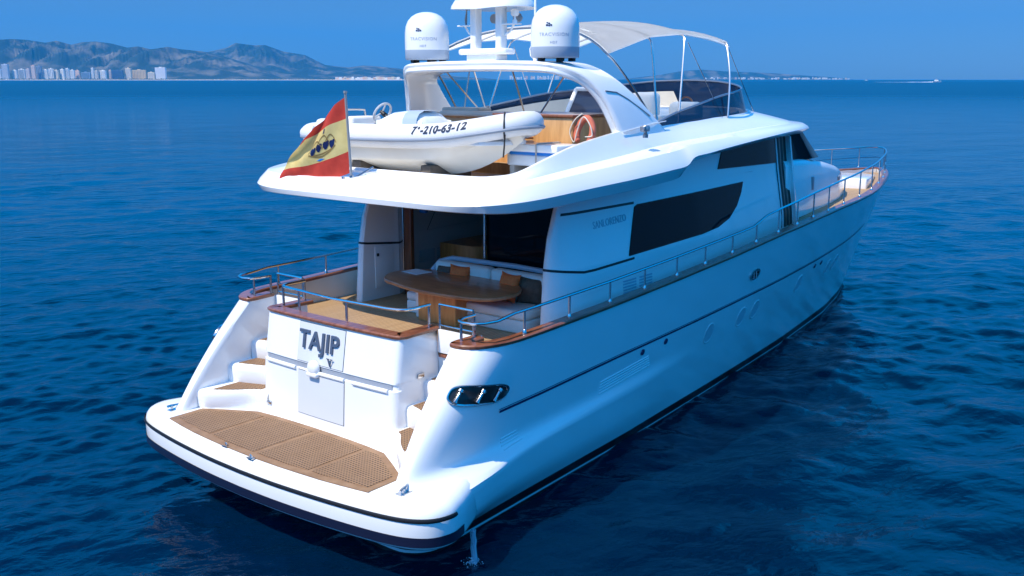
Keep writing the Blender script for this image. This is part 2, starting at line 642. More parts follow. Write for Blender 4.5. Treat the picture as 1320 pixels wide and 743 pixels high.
# bulwark inner faces and side decks
mb = MB()
for s in (-1, 1):
    outer = [(x, y) for x, y in cp if x > .75 and y > 2.2 or x > 12]
    outer = cp[9:]
    rr = [[], []]
    for i, (x, y) in enumerate(outer):
        yy = max(y - .19, .01)
        rr[0].append((x, s * yy, zgun(x) - .008))
        rr[1].append((x, s * min(yy, max(side_b(x, zgun(x) - .6) - .03, .01)) if x < 24 else s * yy, 2.55 if x < 4.6 else zgun(x) - ip(x, [4, 9, 11.5, 26], [.6, .6, .2, .2])))
    mb.grid(rr)
    # closed top inside the quarter
    q = [(x, y) for x, y in cp[:14]]
    mb.add([(x + .02, s * y, 2.98) for x, y in q] + [(1.0, s * 2.96, 2.98)], [tuple(range(len(q) + 1))])
mb.build('bulwark', CREAM, yacht, smooth=30)
mb = MB()
pl = []
for x in np.linspace(4.4, 25.9, 44):
    pl.append((x, max(side_b(x, zgun(x) - ip(x, [4, 9, 11.5, 26], [.67, .67, .30, .30])) - .05, .01) if x < 25 else max(ip(x, XG, BG) - .2, .01)))
poly = [(x, -y) for x, y in pl] + [(x, y) for x, y in reversed(pl)]
dk_ = lambda x: ip(x, [4, 9, 11.5, 26], [.50, .50, .13, .13])
mb.prism(poly, lambda x, y: zgun(x) - .17 - dk_(x), lambda x, y: zgun(x) - dk_(x))
mb.build('side_deck', TEAK, yacht, smooth=20)
mb = MB()
mb.prism([(1.10, -2.98), (4.4, -2.98), (4.4, 2.98), (1.10, 2.98), (1.10, 1.47), (.43, 1.47), (.40, 0), (.43, -1.47), (1.10, -1.47)], 2.45, 2.6)
mb.build('cockpit_sole', TEAK, yacht, smooth=0)
# raised white bulwark round the foredeck
mb = MB()
for s in (-1, 1):
    rr = [[], [], []]
    for k in range(24):
        x = 19.2 + 6.7 * k / 23
        y = max(ip(x, XG, BG) - .2, .01)
        rr[0].append((x, s * y, zgun(x) - .14))
        rr[1].append((x - .0, s * max(y - .02, .005), zgun(x) + .0))
        rr[2].append((x - .0, s * max(y + .05, .006), zgun(x) + .002))
    mb.grid(rr)
mb.build('bow_bulwark', GEL, yacht, smooth=30)
mb = MB()
mb.prism([(20.6, -1.55), (22.5, -1.05), (24.2, -.55), (24.6, 0), (24.2, .55), (22.5, 1.05), (20.6, 1.55), (20.2, 0)], 3.6, lambda x, y: 4.0 - .05 * (x - 20))
mb.build('anchor_locker', GEL, yacht, bevel=.05)

# ------------------------------------------------------------------ swim platform
OUT = [(-1.70, 0), (-1.68, .8), (-1.62, 1.6), (-1.54, 2.3), (-1.44, 2.9), (-1.31, 3.3), (-1.10, 3.56), (-.80, 3.65), (-.50, 3.58), (-.25, 3.48), (.0, 3.365), (.2, 3.25), (.5, 3.08), (.9, 2.86), (1.4, 2.62)]
OUTS = spline([(x, y) for x, y in OUT], 4)


def inset(path, d):
    out = []
    n = len(path)
    for i in range(n):
        a, b = path[max(i - 1, 0)], path[min(i + 1, n - 1)]
        tx, ty = b[0] - a[0], b[1] - a[1]
        if i == 0: tx, ty = 0, 1
        L = math.hypot(tx, ty)
        nx, ny = ty / L, -tx / L          # inward = +x at the stern centre
        out.append((path[i][0] + nx * d, path[i][1] + ny * d))
    return out


prof = [(.95, .40), (.30, .52), (.08, .58), (.015, .63), (0, .68), (0, .95), (.005, 1.06), (.025, 1.13), (.07, 1.19), (.14, 1.232), (.24, 1.25)]
rings = []
for d, z in prof:
    h = inset(OUTS, d)
    # the bulge sinks as it runs forward along the topsides
    full = [(x, -y) for x, y in reversed(h)] + [(x, y) for x, y in h[1:]]
    rings.append([(x, y, z - max(0, x - .2) * .0) for x, y in full])
mb = MB()
mb.grid(rings)
mb.add(rings[-1], [tuple(range(len(rings[-1])))])
mb.add(rings[0], [tuple(range(len(rings[0])))])
plat = mb.build('swim_platform', GEL, yacht, smooth=45)


def band(z0, z1, off, x_end, name, m, d=0.0, bulge=0.0):
    last = max(i for i, p in enumerate(OUTS) if p[0] <= x_end)
    def ring(q, z):
        h = inset(OUTS, q)[:last + 1]
        return [(x, -y, z) for x, y in reversed(h)] + [(x, y, z) for x, y in h[1:]]
    mbb = MB()
    mbb.grid([ring(d - off, z0), ring(d - off - bulge, (z0 + z1) / 2), ring(d - off, z1)])
    return mbb.build(name, m, plat, smooth=60)


band(1.015, 1.085, .012, -.72, 'rubbing_strip', RUBBER, .002, .02)
band(.655, .80, .010, -.45, 'boot_stripe', mat('boot_navy', (.008, .011, .032), .3, coat=.2), 0)

# teak laid on the platform: border plus four perforated panels
def aft_edge(y):
    return ip(abs(y), [0, .8, 1.6, 2.3, 2.5], [-1.53, -1.51, -1.45, -1.36, -1.32])


def fwd_edge(y):
    return ip(abs(y), [0, 1.0, 1.62, 2.0, 2.5], [-.06, -.08, -.14, -.36, -.66])


def deck_panel(y0, y1, m_):
    ys = np.linspace(y0, y1, 12)
    return [(aft_edge(y) + m_, y) for y in ys] + [(fwd_edge(y) - m_, y) for y in reversed(ys)]


mb = MB()
mb.prism(deck_panel(-2.5, 2.5, 0), 1.248, 1.264)
mb.build('teak_deck', TEAKX, plat, smooth=0)
for y0, y1 in ((-2.38, -1.30), (-1.20, -.05), (.05, 1.20), (1.30, 2.38)):
    mb = MB()
    mb.prism(deck_panel(y0, y1, .13), 1.262, 1.270)
    mb.build('grating', GRATE, plat, smooth=0)
for y, x in ((2.86, -.98), (-2.90, -1.0), (.62, -1.49), (-.12, -1.56)):
    big = abs(y) > 2
    L = .13 if big else .05
    r_ = .022 if big else .012
    dy = -.35 * L * (1 if y > 0 else -1) if big else L
    dx = L if big else .02
    mb = MB()
    mb.tube([(x - dx, y - dy, 1.25 + 3.2 * r_), (x - dx * .5, y - dy * .5, 1.25 + 3.7 * r_), (x + dx * .5, y + dy * .5, 1.25 + 3.7 * r_), (x + dx, y + dy, 1.25 + 3.2 * r_)], r_)
    for q in (-.4, .4): mb.tube([(x + dx * q, y + dy * q, 1.24), (x + dx * q, y + dy * q, 1.25 + 3.7 * r_)], r_ * 1.1)
    mb.box((x - dx * .7 - .03, y - abs(dy) * .7 - .03, 1.247), (x + dx * .7 + .03, y + abs(dy) * .7 + .03, 1.262))
    mb.build('cleat', STEEL, plat)

# ------------------------------------------------------------------ transom block (aft bulwark of the cockpit)
def tr_x(y, z):
    """aft face of the transom"""
    bow_ = .05 * (y / 1.65) ** 2
    if z > 2.30: return .10 + (z - 2.30) * .16 + bow_ - .05
    return -.03 + (z - 1.25) * .06 + bow_


TY = 1.66
mb = MB()
zs = [1.24, 1.6, 2.0, 2.16, 2.20, 2.215, 2.30, 2.315, 2.36, 2.6, 2.8, 3.03]
yy = [-TY, -TY + .015, -TY + .05, -TY + .10] + list(np.linspace(-1.4, 1.4, 15)) + [TY - .10, TY - .05, TY - .015, TY]
rows_ = []
for z in zs:
    r = [(1.05, -TY, z)]
    for y in yy:
        q = max(0, abs(y) - (TY - .10)) / .10
        cx_ = .10 * (1 - math.sqrt(max(0, 1 - q * q)))
        x = tr_x(y, z) + cx_
        if 2.205 < z < 2.31: x += .05
        r.append((x, y, z))
    r.append((1.05, TY, z))
    rows_.append(r)
mb.grid(rows_)
inner = [(.95, -TY + .2), (.48, -TY + .2), (.42, 0), (.48, TY - .2), (.95, TY - .2)]
n0 = len(rows_[-1])
mb.grid([[(x, y, 2.5) for x, y in [(1.05, -TY)] + inner + [(1.05, TY)]], [(x, y, 3.03) for x, y in [(1.05, -TY)] + inner + [(1.05, TY)]]])
transom = mb.build('transom', GEL, yacht, smooth=40)
# teak cap of the transom
tp = [(1.07, -TY + .01), (.7, -TY + .01)] + [(tr_x(y, 3.03) + (.10 * (1 - math.sqrt(max(0, 1 - (max(0, abs(y) - (TY - .12)) / .12) ** 2)))), y) for y in [-TY, -TY + .04, -TY + .12] + list(np.linspace(-1.3, 1.3, 13)) + [TY - .12, TY - .04, TY]] + [(.7, TY - .01), (1.07, TY - .01)]
mb = MB()
rings = []
for i in range(len(tp)):
    a, b = tp[max(i - 1, 0)], tp[min(i + 1, len(tp) - 1)]
    t = Vector((b[0] - a[0], b[1] - a[1], 0)).normalized()
    nr = Vector((t.y * -1, t.x, 0))
    ring = []
    for o_, hh in [(-.03, .0), (-.04, .02), (-.04, .04), (-.02, .058), (.20, .058), (.22, .04), (.22, 0)]:
        ring.append((tp[i][0] + (-nr.x) * -o_ * -1 if False else tp[i][0] + nr.x * -o_, tp[i][1] + nr.y * -o_, 3.03 + hh))
    rings.append(ring)
mb.grid(rings, closed=True, cap=True)
mb.build('cap_rail', VARN, yacht, smooth=35)


def on_transom(y, z, off=.006):
    return (tr_x(y, z) - off, y, z)


# storage hatch: two light panels above and below the ledge with a dark seam
def hatch_panel(y0, y1, z0, z1, off, name, m, par):
    m_ = MB()
    ys, zs_ = np.linspace(y0, y1, 8), np.linspace(z0, z1, 5)
    m_.grid([[on_transom(y, z, off) for y in ys] for z in zs_])
    e = [on_transom(y, z0, off) for y in ys] + [on_transom(y1, z, off) for z in zs_[1:]] + [on_transom(y, z1, off) for y in reversed(ys[:-1])] + [on_transom(y0, z, off) for z in reversed(zs_[1:-1])]
    m_.grid([e, [(x + .03, y, z) for x, y, z in e]], closed=True)
    return m_.build(name, m, par, smooth=30)


hatch_panel(-.53, .63, 1.43, 2.19, .004, 'hatch_seam', SEAM, transom)
hatch_panel(-.47, .69, 2.33, 3.0, .004, 'hatch_seam', SEAM, transom)
hatch_panel(-.52, .62, 1.44, 2.18, .010, 'storage_hatch', GELG, transom)
hatch_panel(-.46, .68, 2.34, 2.99, .010, 'storage_hatch', GELG, transom)
# raised bars on the ledge; a grey strip paints the shadow in its groove
mb = MB()
mb.grid([[(tr_x(y, 2.25) + .035, y, z) for y in np.linspace(-1.55, 1.55, 12)] for z in (2.215, 2.30)])
mb.build('groove_shade_strip', mat('groove_shade', (.30, .33, .38), .5), transom)
for y0, y1 in ((-1.50, -.72), (.70, 1.50), (-.52, .40)):
    mb = MB()
    mb.tube([(tr_x(y, 2.2) - .005, y, 2.20) for y in np.linspace(y0, y1, 8)], .036, 10)
    mb.build('ledge_bar', GEL, transom)
# round lamp housing at the centre
mb = MB()
ring = []
for rr_, d in ((.13, 0), (.13, .04), (.115, .07), (.07, .09), (.0, .095)):
    ring.append([(tr_x(-.1, 2.3) - .0 - d, (.21) + rr_ * math.cos(a), 2.28 + rr_ * math.sin(a)) for a in [2 * math.pi * k / 24 for k in range(24)]])
mb.grid(ring, closed=True)
mb.box((tr_x(-.1, 2.3) - .10, .08, 2.13), (tr_x(-.1, 2.3) + .02, .34, 2.21), .03)
mb.build('lamp_housing', GEL, transom)
# the boat's name
def plate_text(s, size, yc, zc, m, bold, name, ext=.018, spacing=1.0):
    v, f = mesh_text(s, size, ext, bold, spacing=spacing)
    mb_ = MB()
    mb_.add([(tr_x(yc - x, zc + y) - .012 - ext - z, yc - x, zc + y) for x, y, z in v], f)
    return mb_.build(name, m, transom, smooth=0)


plate_text('TAJIP', .43, .15, 2.58, INK, .006, 'name_lettering', .014, 1.02)
# numeral V with serifs
mb = MB()
def vpoly(pts, yc, zc, h):
    p = [(tr_x(yc, zc) - .02, yc - x * h, zc + z * h) for x, z in pts]
    mb.add(p + [(x - .012, y, z) for x, y, z in p], [tuple(range(len(p))), tuple(range(len(p), 2 * len(p)))] + [(i, (i + 1) % len(p), len(p) + (i + 1) % len(p), len(p) + i) for i in range(len(p))])
vpoly([(-.42, 1), (-.20, 1), (.06, .22), (.0, 0), (-.06, 0)], -.17, 2.36, .135)
vpoly([(.0, 0), (.06, .22), (.30, 1), (.38, 1), (.06, 0)], -.17, 2.36, .135)
vpoly([(-.55, .93), (-.55, 1.02), (-.06, 1.02), (-.06, .93)], -.17, 2.36, .135)
vpoly([(.16, .93), (.16, 1.02), (.54, 1.02), (.54, .93)], -.17, 2.36, .135)
mb.build('name_lettering', INK, transom, smooth=0)
# small drain and shower fittings
for y, z in ((1.45, 1.42), (-1.5, 2.62)):
    mb = MB()
    x = tr_x(y, z)
    if z < 2: mb.box((x - .03, y - .06, z - .03), (x + .01, y + .06, z + .03), .01)
    else: mb.box((.55, -TY - .03, 2.32), (.70, -TY + .01, 2.40), .01)
    mb.build('drain_fitting', STEEL, transom)

# ------------------------------------------------------------------ boarding steps, one flight each side
noses = [(1.24, 1.59, [(-.66, 2.62), (-.58, 2.40), (-.36, 2.10), (-.10, 1.84), (-.02, 1.64), (.02, 1.50)]),
         (1.50, 1.93, [(.00, 2.60), (.06, 2.40), (.17, 2.10), (.27, 1.84), (.31, 1.64), (.33, 1.50)]),
         (1.85, 2.27, [(.50, 2.56), (.54, 2.40), (.62, 2.10), (.70, 1.84), (.73, 1.64), (.75, 1.50)])]
for s in (-1, 1):
    for z0, z1, nose in noses:
        npts = spline(nose, 4)
        mb = MB()
        rr = []
        for d, z in ((.03, z0), (.0, z0 + .05), (-.015, z1 - .12), (-.005, z1 - .05), (.02, z1 - .015), (.06, z1)):
            rr.append([(x + d, s * y, z) for x, y in npts])
        rr.append([(1.1, s * y, z1) for x, y in npts])
        mb.grid(rr)
        st = mb.build('boarding_step', GEL, yacht, smooth=45)
        mb = MB()
        pin = [(x + .09, y) for x, y in npts if 1.72 < y < 2.46]
        back = min(max(p[0] for p in pin) + .42, 1.0)
        mb.prism([(x, s * y) for x, y in pin] + [(max(p[0] for p in pin) + .30, s * pin[-1][1]), (max(p[0] for p in pin) + .22, s * pin[0][1])], z1 - .002, z1 + .012)
        mb.build('step_tread', GRATE, st, smooth=0)
    # threshold and the solid gate panel
    mb = MB()
    mb.box((1.06, s * 1.62, 2.2), (1.12, s * 2.62, 2.60), .01)
    mb.build('threshold', GEL, yacht)
    mb = MB()
    mb.box((1.02, s * 1.70, 2.595), (1.10, s * 2.46, 2.64), .005)
    mb.build('threshold_plank', VARN, yacht)
    mb = MB()
    mb.box((1.03, s * 1.68, 2.66), (1.09, s * 2.47, 3.05), .012)
    gp = mb.build('boarding_gate', GEL, yacht)
    mb = MB()
    a, b = s * 1.70, s * 2.42
    loop = [(1.06, a, 3.12), (1.06, b, 3.12), (1.06, b, 3.46), (1.06, a, 3.46)]
    mb.tube([loop[0], loop[1]], .016); mb.tube([loop[1], loop[2]], .018)
    mb.tube([loop[2], loop[3]], .022); mb.tube([loop[3], loop[0]], .018)
    for y in (a, b): mb.tube([(1.06, y, 3.0), (1.06, y, 3.14)], .018)
    mb.build('gate_frame', STEEL, gp)

# ------------------------------------------------------------------ rails
def rail_h(x):
    return ip(x, [-1, 9.55, 10.2, 14, 18, 22, 26], [.37, .37, .50, .62, .72, .74, .72])


def rail_pt(x, s, h=None):
    b = max(ip(x, XG, BG) - .10, .02)
    return (x, s * b, zgun(x) + .05 + (rail_h(x) if h is None else h))


base_x = [1.56, 2.76, 3.97, 5.12, 6.29, 7.42, 8.60, 9.72, 10.85, 11.92, 13.0, 14.1, 15.4, 17.0, 18.7, 20.5, 22.4, 24.0, 25.3]
for s in (-1, 1):
    mb = MB()
    path = [(.98, s * 2.52, 3.42), (.72, s * 2.52, 3.42), (.56, s * 2.58, 3.42), (.50, s * 2.72, 3.42), (.53, s * 2.88, 3.42), (.66, s * 3.0, 3.42), (.9, s * 3.05, 3.42)]
    xs = [1.3, 1.8, 2.4, 3, 4, 5, 6, 7, 8, 9, 9.55, 9.7, 10.1, 10.25, 11, 12, 13, 14, 15, 16, 17, 18, 19, 20, 21, 22, 22.8, 23.5, 24.2, 24.8, 25.3, 25.65, 25.8]
    path += [rail_pt(x, s) for x in xs] + [(25.88, 0, zgun(26) + .77)]
    mb.tube(path, .026, 8)
    for p in ((.97, 2.52), (.62, 2.56)): mb.tube([(p[0], s * p[1], 3.03), (p[0], s * p[1], 3.42)], .022)
    for x in base_x:
        t_ = rail_pt(x, s)
        b_ = (t_[0], t_[1], zgun(x) + .04)
        mb.tube([b_, t_], .019)
        mb.lathe([(.04, 0), (.04, .02), (.024, .07), (.019, .075)], b_, 8)
    mid = [rail_pt(x, s, rail_h(x) * .5) for x in np.linspace(20.5, 25.7, 10)] + [(25.88, 0, zgun(26) + .42)]
    mb.tube(mid, .014, 6)
    mb.build('side_rail', STEEL, yacht)
mb = MB()
zt = 3.44
path = [(1.0, 1.56, zt), (.62, 1.56, zt), (.48, 1.52, zt), (.42, 1.40, zt), (.40, 1.2, zt), (.32, 0, zt), (.38, -1.2, zt), (.42, -1.38, zt), (.50, -1.50, zt), (.64, -1.54, zt), (1.0, -1.54, zt)]
mb.tube(path, .027, 8)
for x, y in ((.98, 1.56), (.40, 1.0), (.37, -.25), (.98, -1.54), (.46, 1.5)): mb.tube([(x, y, 3.06), (x, y, zt)], .022)
mb.build('transom_rail', STEEL, yacht)
# light pole on the port bow rail
mb = MB()
mb.tube([(21.2, 1.78, 4.55), (21.2, 1.78, 5.35)], .02, 6)
mb.tube([(21.2, 1.78, 4.62), (21.2, 1.78, 4.70)], .06, 8)
mb.build('light_pole', STEEL, yacht)

# ------------------------------------------------------------------ hull fittings
def hull_plate(x, z, s, pts, off, nseg=None):
    """points given as (along, up) around (x,z) on the hull side"""
    return [(x + a, s * (side_b(x + a, z + b) + off), z + b) for a, b in pts]


def circ(r, n=24, k=1.0):
    return [(r * math.cos(2 * math.pi * i / n), k * r * math.sin(2 * math.pi * i / n)) for i in range(n)]


PORTS = [(8.28, 1.70), (9.92, 1.74), (10.7, 1.77), (13.57, 1.90), (16.23, 1.90), (17.0, 1.92)]
PORTG = mat('porthole_cover', (.56, .59, .62), .3)
VENTS = [(5.3, 1.96), (6.2, 1.98), (14.53, 2.22), (15.11, 2.22)]
for s in (-1, 1):
    for x, z in PORTS:
        mb = MB()
        mb.grid([hull_plate(x, z, s, circ(.24), .002), hull_plate(x, z, s, circ(.232), .010), hull_plate(x, z, s, circ(.205), .010), hull_plate(x, z, s, circ(.19), .003)], closed=True)
        ph = mb.build('porthole', GEL, hull, smooth=50)
        mb = MB()
        c = hull_plate(x, z, s, circ(.19), .006)
        mb.add(c, [tuple(range(len(c)))])
        mb.build('porthole', PORTG, hull)
    for x, z in VENTS:
        mb = MB()
        mb.grid([hull_plate(x, z, s, circ(.065, 12), .002), hull_plate(x, z, s, circ(.06, 12), .02), hull_plate(x, z, s, circ(.0, 12), .024)], closed=True)
        mb.build('drain_outlet', NAVY, hull)
    # midship fairlead
    x, z = 9.92, 2.76
    mb = MB()
    for r0, r1, off in ((.24, .17, .03),):
        o_ = [(a * 1.0, b * .55) for a, b in circ(r0, 28)]
        i_ = [(a * 1.0, b * .50) for a, b in circ(r1, 28)]
        mb.grid([hull_plate(x, z, s, o_, .0), hull_plate(x, z, s, o_, off), hull_plate(x, z, s, i_, off), hull_plate(x, z, s, i_, .004)], closed=True)
    for q in (-.06, .06): mb.tube([(x + q, s * (side_b(x, z) + .015), z - .09), (x + q, s * (side_b(x, z) + .015), z + .09)], .02)
    fl = mb.build('fairlead', STEEL, hull)
    mb = MB()
    c = hull_plate(x, z, s, [(a, b * .5) for a, b in circ(.18, 20)], .006)
    mb.add(c, [tuple(range(len(c)))])
    mb.build('fairlead_recess', RUBBER, hull)

RECESS = mat('recess_dark', (.022, .018, .016), .35)
# mooring recess on each quarter: polished frame, dark well, three bollards
def quarter(z, q, off, s):
    """point on the rounded quarter: q = 0 at the aft inner edge, 1 where it meets the topside, beyond 1 along the side"""
    xa, yi = wing_x(z), wing_in(z)
    B = hull_pt(xa + .95, z)[1]
    y0 = yi + .16
    if q <= 1:
        ph = q * math.pi / 2
        x, y = xa + .95 * (1 - math.cos(ph)), y0 + (B - y0) * math.sin(ph)
        nx, ny = -math.cos(ph) * (B - y0), math.sin(ph) * .95
        L = math.hypot(nx, ny)
        nx, ny = nx / L, ny / L
    else:
        x = xa + .95 + (q - 1) * 1.2
        y = hull_pt(x, z)[1]
        nx, ny = 0, 1
    return (x + nx * off, s * (y + ny * off), z + off * .25)


for s in (-1, 1):
    def oval(k, off, n=36):
        out = []
        for i in range(n):
            a = 2 * math.pi * i / n
            ca, sa = math.cos(a), math.sin(a)
            u = math.copysign(abs(ca) ** .55, ca)
            v = math.copysign(abs(sa) ** .75, sa)
            ku = max(0, 1 - (1 - k) * .30) if k > .5 else k * 1.4
            q = .815 + .555 * u * ku
            out.append(quarter(2.53 - .215 * q + .14 * k * v, q, off, s))
        return out
    mb = MB()
    mb.grid([oval(1.0, .0), oval(1.0, .03), oval(.94, .045), oval(.82, .04), oval(.78, .012)], closed=True)
    bo = mb.build('mooring_recess', STEEL, hull, smooth=60)
    mb = MB()
    mb.grid([oval(.80, .016), oval(.6, .016), oval(.35, .016), oval(.12, .016), oval(.01, .016)], closed=True)
    mb.build('mooring_recess', RECESS, hull)
    for q in (.45, .80, 1.12):
        mb = MB()
        p0, p1 = Vector(quarter(2.53 - .215 * q - .10, q, .035, s)), Vector(quarter(2.53 - .215 * q + .07, q, .035, s))
        mb.tube([p0, p0.lerp(p1, .3), p0.lerp(p1, .75), p0.lerp(p1, .8), p1], [.045, .028, .028, .05, .045], 12)
        mb.build('bollard', STEEL, hull)
# louvred engine vents let into the topside
for s in (-1, 1):
    for x0, x1, zc, n_ in ((3.9, 5.7, 1.62, 5), (1.05, 1.55, 1.42, 4)):
        mb = MB()
        for k in range(n_):
            dz = (k - n_ / 2) * .055
            a = [(x, s * (side_b(x, zc + dz + (x - x0) * .07) + .004), zc + dz + (x - x0) * .07) for x in np.linspace(x0, x1 - .03 * k, 10)]
            mb.tube(a, .011, 6)
        mb.build('engine_vent', GEL, hull)

# ------------------------------------------------------------------ superstructure
def sup_curve(z):
    """plan curve of the starboard side incl. the rounded aft pillar, y >= 0"""
    xi = ip(z, [2.6, 3.78, 4.3, 4.9, 5.4], [2.96, 3.05, 3.14, 3.36, 3.6])
    yi = 2.24
    pts = [(4.10, yi), (xi + .12, yi), (xi + .03, yi + .01), (xi, yi + .05)]
    x1 = xi + .75
    B = saloon_y(x1, z)
    for k in range(1, 10):
        ph = math.pi / 2 * k / 9
        pts.append((xi + .75 * (1 - math.cos(ph)), yi + .08 + (B - yi - .08) * math.sin(ph)))
    for k in range(1, 31):
        x = x1 + (13.75 - x1) * k / 30
        pts.append((x, saloon_y(x, z)))
    return pts


zs = [2.58, 3.0, 3.4, 3.7, 3.75, 3.78, 4.0, 4.3, 4.6, 4.8, 4.9, 5.2, 5.5, 5.75]
mb = MB()
for s in (-1, 1):
    rr = [[(x, s * y, z) for x, y in sup_curve(z)] for z in zs]
    mb.grid(rr)
sup = mb.build('superstructure', GEL, yacht, smooth=45)


def sup_strip(z0f, z1f, i0, x_end, off, name, m, s):
    rr = [[], [], []]
    n_ = 0
    for q, zf in enumerate((z0f, lambda x: (z0f(x) + z1f(x)) / 2, z1f)):
        c0 = sup_curve(zf(3))
        pts = []
        for i, (x, y) in enumerate(c0):
            z = zf(x)
            c = sup_curve(z)[i]
            pts.append((c[0], c[1], z))
        pts = [p for p in pts[i0:] if p[0] <= x_end]
        n_ = len(pts) if not n_ else min(n_, len(pts))
        rr[q] = pts
    out = []
    for r in rr:
        r = r[:n_]
        o_ = []
        for i, p in enumerate(r):
            a, b = r[max(i - 1, 0)], r[min(i + 1, n_ - 1)]
            t = Vector((b[0] - a[0], b[1] - a[1], 0)).normalized()
            o_.append((p[0] - t.y * off, s * (p[1] + t.x * off), p[2]))
        out.append(o_)
    m_ = MB()
    m_.grid(out)
    return m_.build(name, m, sup, smooth=50)


def wall_panel(top, bot, x0, x1, s, off, name, m, par, n_=30, yf=saloon_y):
    """a pane on the superstructure side between two (x,z) polylines"""
    tx, tz = zip(*top); bx, bz = zip(*bot)
    xs = np.unique(np.concatenate([np.linspace(x0, x1, n_), [x for x in tx + bx if x0 <= x <= x1]]))
    rr = [[] for _ in range(7)]
    for x in xs:
        a, b = ip(x, bx, bz), ip(x, tx, tz)
        for q in range(7):
            z = a + (b - a) * q / 6
            rr[q].append((x, s * (yf(x, z) + off), z))
    m_ = MB()
    m_.grid(rr)
    e = rr[0] + [r[-1] for r in rr[1:]] + list(reversed(rr[-1][:-1])) + [r[0] for r in reversed(rr[1:-1])]
    m_.grid([e, [(x, y - s * .03, z) for x, y, z in e]], closed=True)
    return m_.build(name, m, par, smooth=30)


for s in (-1, 1):
    sup_strip(lambda x: ip(x, [3, 3.9, 5.6], [3.80, 3.67, 3.71]) - .022, lambda x: ip(x, [3, 3.9, 5.6], [3.80, 3.67, 3.71]) + .022, 0, 5.6, .006, 'black_line', RUBBER, s)  # black strips along the grooves of the quarter panel
    sup_strip(lambda x: 4.72 - .025, lambda x: 4.72 + .02, 6, 5.7, .006, 'black_line', RUBBER, s)
    # long saloon window
    wall_panel([(5.27, 3.78), (5.50, 4.30), (5.66, 4.64), (5.78, 4.68), (10.39, 4.74), (10.4, 4.735)],
               [(5.27, 3.77), (8.15, 3.84), (8.9, 3.89), (9.5, 4.02), (9.95, 4.25), (10.25, 4.52), (10.4, 4.73)], 5.27, 10.4, s, .018, 'saloon_window', GLASS, sup)
    # upper wheelhouse window
    wall_panel([(9.2, 5.11), (9.42, 5.42), (9.60, 5.715), (12.42, 5.735)], [(9.2, 5.10), (12.42, 5.03)], 9.2, 12.42, s, .02, 'wheelhouse_window', GLASS, sup)
    # air intakes low on the side
    for x0, x1 in ((5.05, 5.5), (5.62, 6.08)):
        for k in range(5):
            z0 = 3.08 + k * .055
            wall_panel([(x0, z0 + .03), (x1, z0 + .03)], [(x0, z0), (x1, z0)], x0, x1, s, .008, 'air_intake', LGREY, sup, 4)
    # door opening to the wheelhouse with its sliding leaf
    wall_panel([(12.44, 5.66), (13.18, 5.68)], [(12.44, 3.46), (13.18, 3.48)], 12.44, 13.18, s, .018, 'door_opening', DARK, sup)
    for x0, x1, o_, m_ in ((12.44, 12.52, .03, GELG), (12.70, 12.76, .02, CABIN), (12.92, 13.0, .02, CABIN), (13.42, 13.5, .03, GELG)):
        wall_panel([(x0, 5.64), (x1, 5.64)], [(x0, 3.46), (x1, 3.46)], x0, x1, s, o_, 'side_door', m_, sup, 3)
    mb = MB()
    y0_ = saloon_y(13.3, 4.5)
    v_ = [(x_, s * (saloon_y(x_, z_) + o_), z_) for z_ in (3.46, 5.62) for x_, o_ in ((13.22, -.05), (13.22, .13), (13.40, .10), (13.40, -.05))]
    mb.add(v_, [(0, 1, 2, 3), (4, 5, 6, 7), (0, 1, 5, 4), (1, 2, 6, 5), (2, 3, 7, 6), (3, 0, 4, 7)])
    mb.build('side_door', GEL, sup, bevel=.015)
BUILDER = mat('letter_pale', (.42, .47, .54), .3)
# builder's lettering on the starboard quarter panel and on the port one
for s in (-1, 1):
    v, f = mesh_text('SANLORENZO', .19, .003, .0, spacing=1.05)
    mb = MB()
    xc, zc = 4.78, 4.40
    k = 1 if s < 0 else -1
    mb.add([(xc + k * x * .85, s * (saloon_y(xc + k * x * .85, zc + y) + .006 + z), zc + y + .03 * k * x) for x, y, z in v], f)
    mb.build('builder_lettering', BUILDER, sup, smooth=0)

# locker door in the port pillar
mb = MB()
mb.box((3.36, 2.225, 2.83), (3.88, 2.243, 3.68), .006)
pd = mb.build('locker_door', GEL, sup)
mb = MB()
mb.box((3.40, 2.20, 3.48), (3.45, 2.23, 3.54), .005)
mb.build('locker_door', RUBBER, sup)

# saloon aft bulkhead: dark glass to starboard, open doorway to port, room behind
mb = MB()
mb.box((4.08, -2.24, 2.6), (4.12, -.14, 4.95))
bulk = mb.build('saloon_glass', GLASS, yacht)
mb = MB()
mb.tube([(4.03, -.12, 2.6), (4.03, -.12, 4.95)], .03, 8)
mb.box((4.04, 2.10, 2.6), (4.14, 2.24, 4.95), .01)
mb.build('door_jamb', STEEL, yacht)
mb = MB()
mb.box((4.06, 1.90, 2.6), (4.16, 2.09, 4.95), .01)
mb.build('door_post', CABIN, yacht)
mb = MB()
mb.add([(4.14, -2.3, 2.6), (4.14, 2.24, 2.6), (11, 2.24, 2.6), (11, -2.3, 2.6)], [(0, 1, 2, 3)])
mb.add([(4.14, -2.3, 4.93), (4.14, 2.24, 4.93), (11, 2.24, 4.93), (11, -2.3, 4.93)], [(0, 1, 2, 3)])
mb.add([(9, -2.3, 2.6), (9, 2.24, 2.6), (9, 2.24, 4.93), (9, -2.3, 4.93)], [(0, 1, 2, 3)])
mb.build('saloon_lining', CABIN, yacht, smooth=0)
mb = MB()
c = [(5.2, 2.15), (5.2, 1.25), (5.35, 1.05), (5.6, .95), (6.6, .95), (6.6, 2.15)]
mb.prism(c, 2.6, 3.55)
mb.build('saloon_cabinet', AMBER, yacht, smooth=40)
mb = MB()
mb.box((5.4, 1.2, 4.2), (6.2, 2.1, 4.85), .05)
mb.build('saloon_locker', GELG, yacht)
mb = MB()
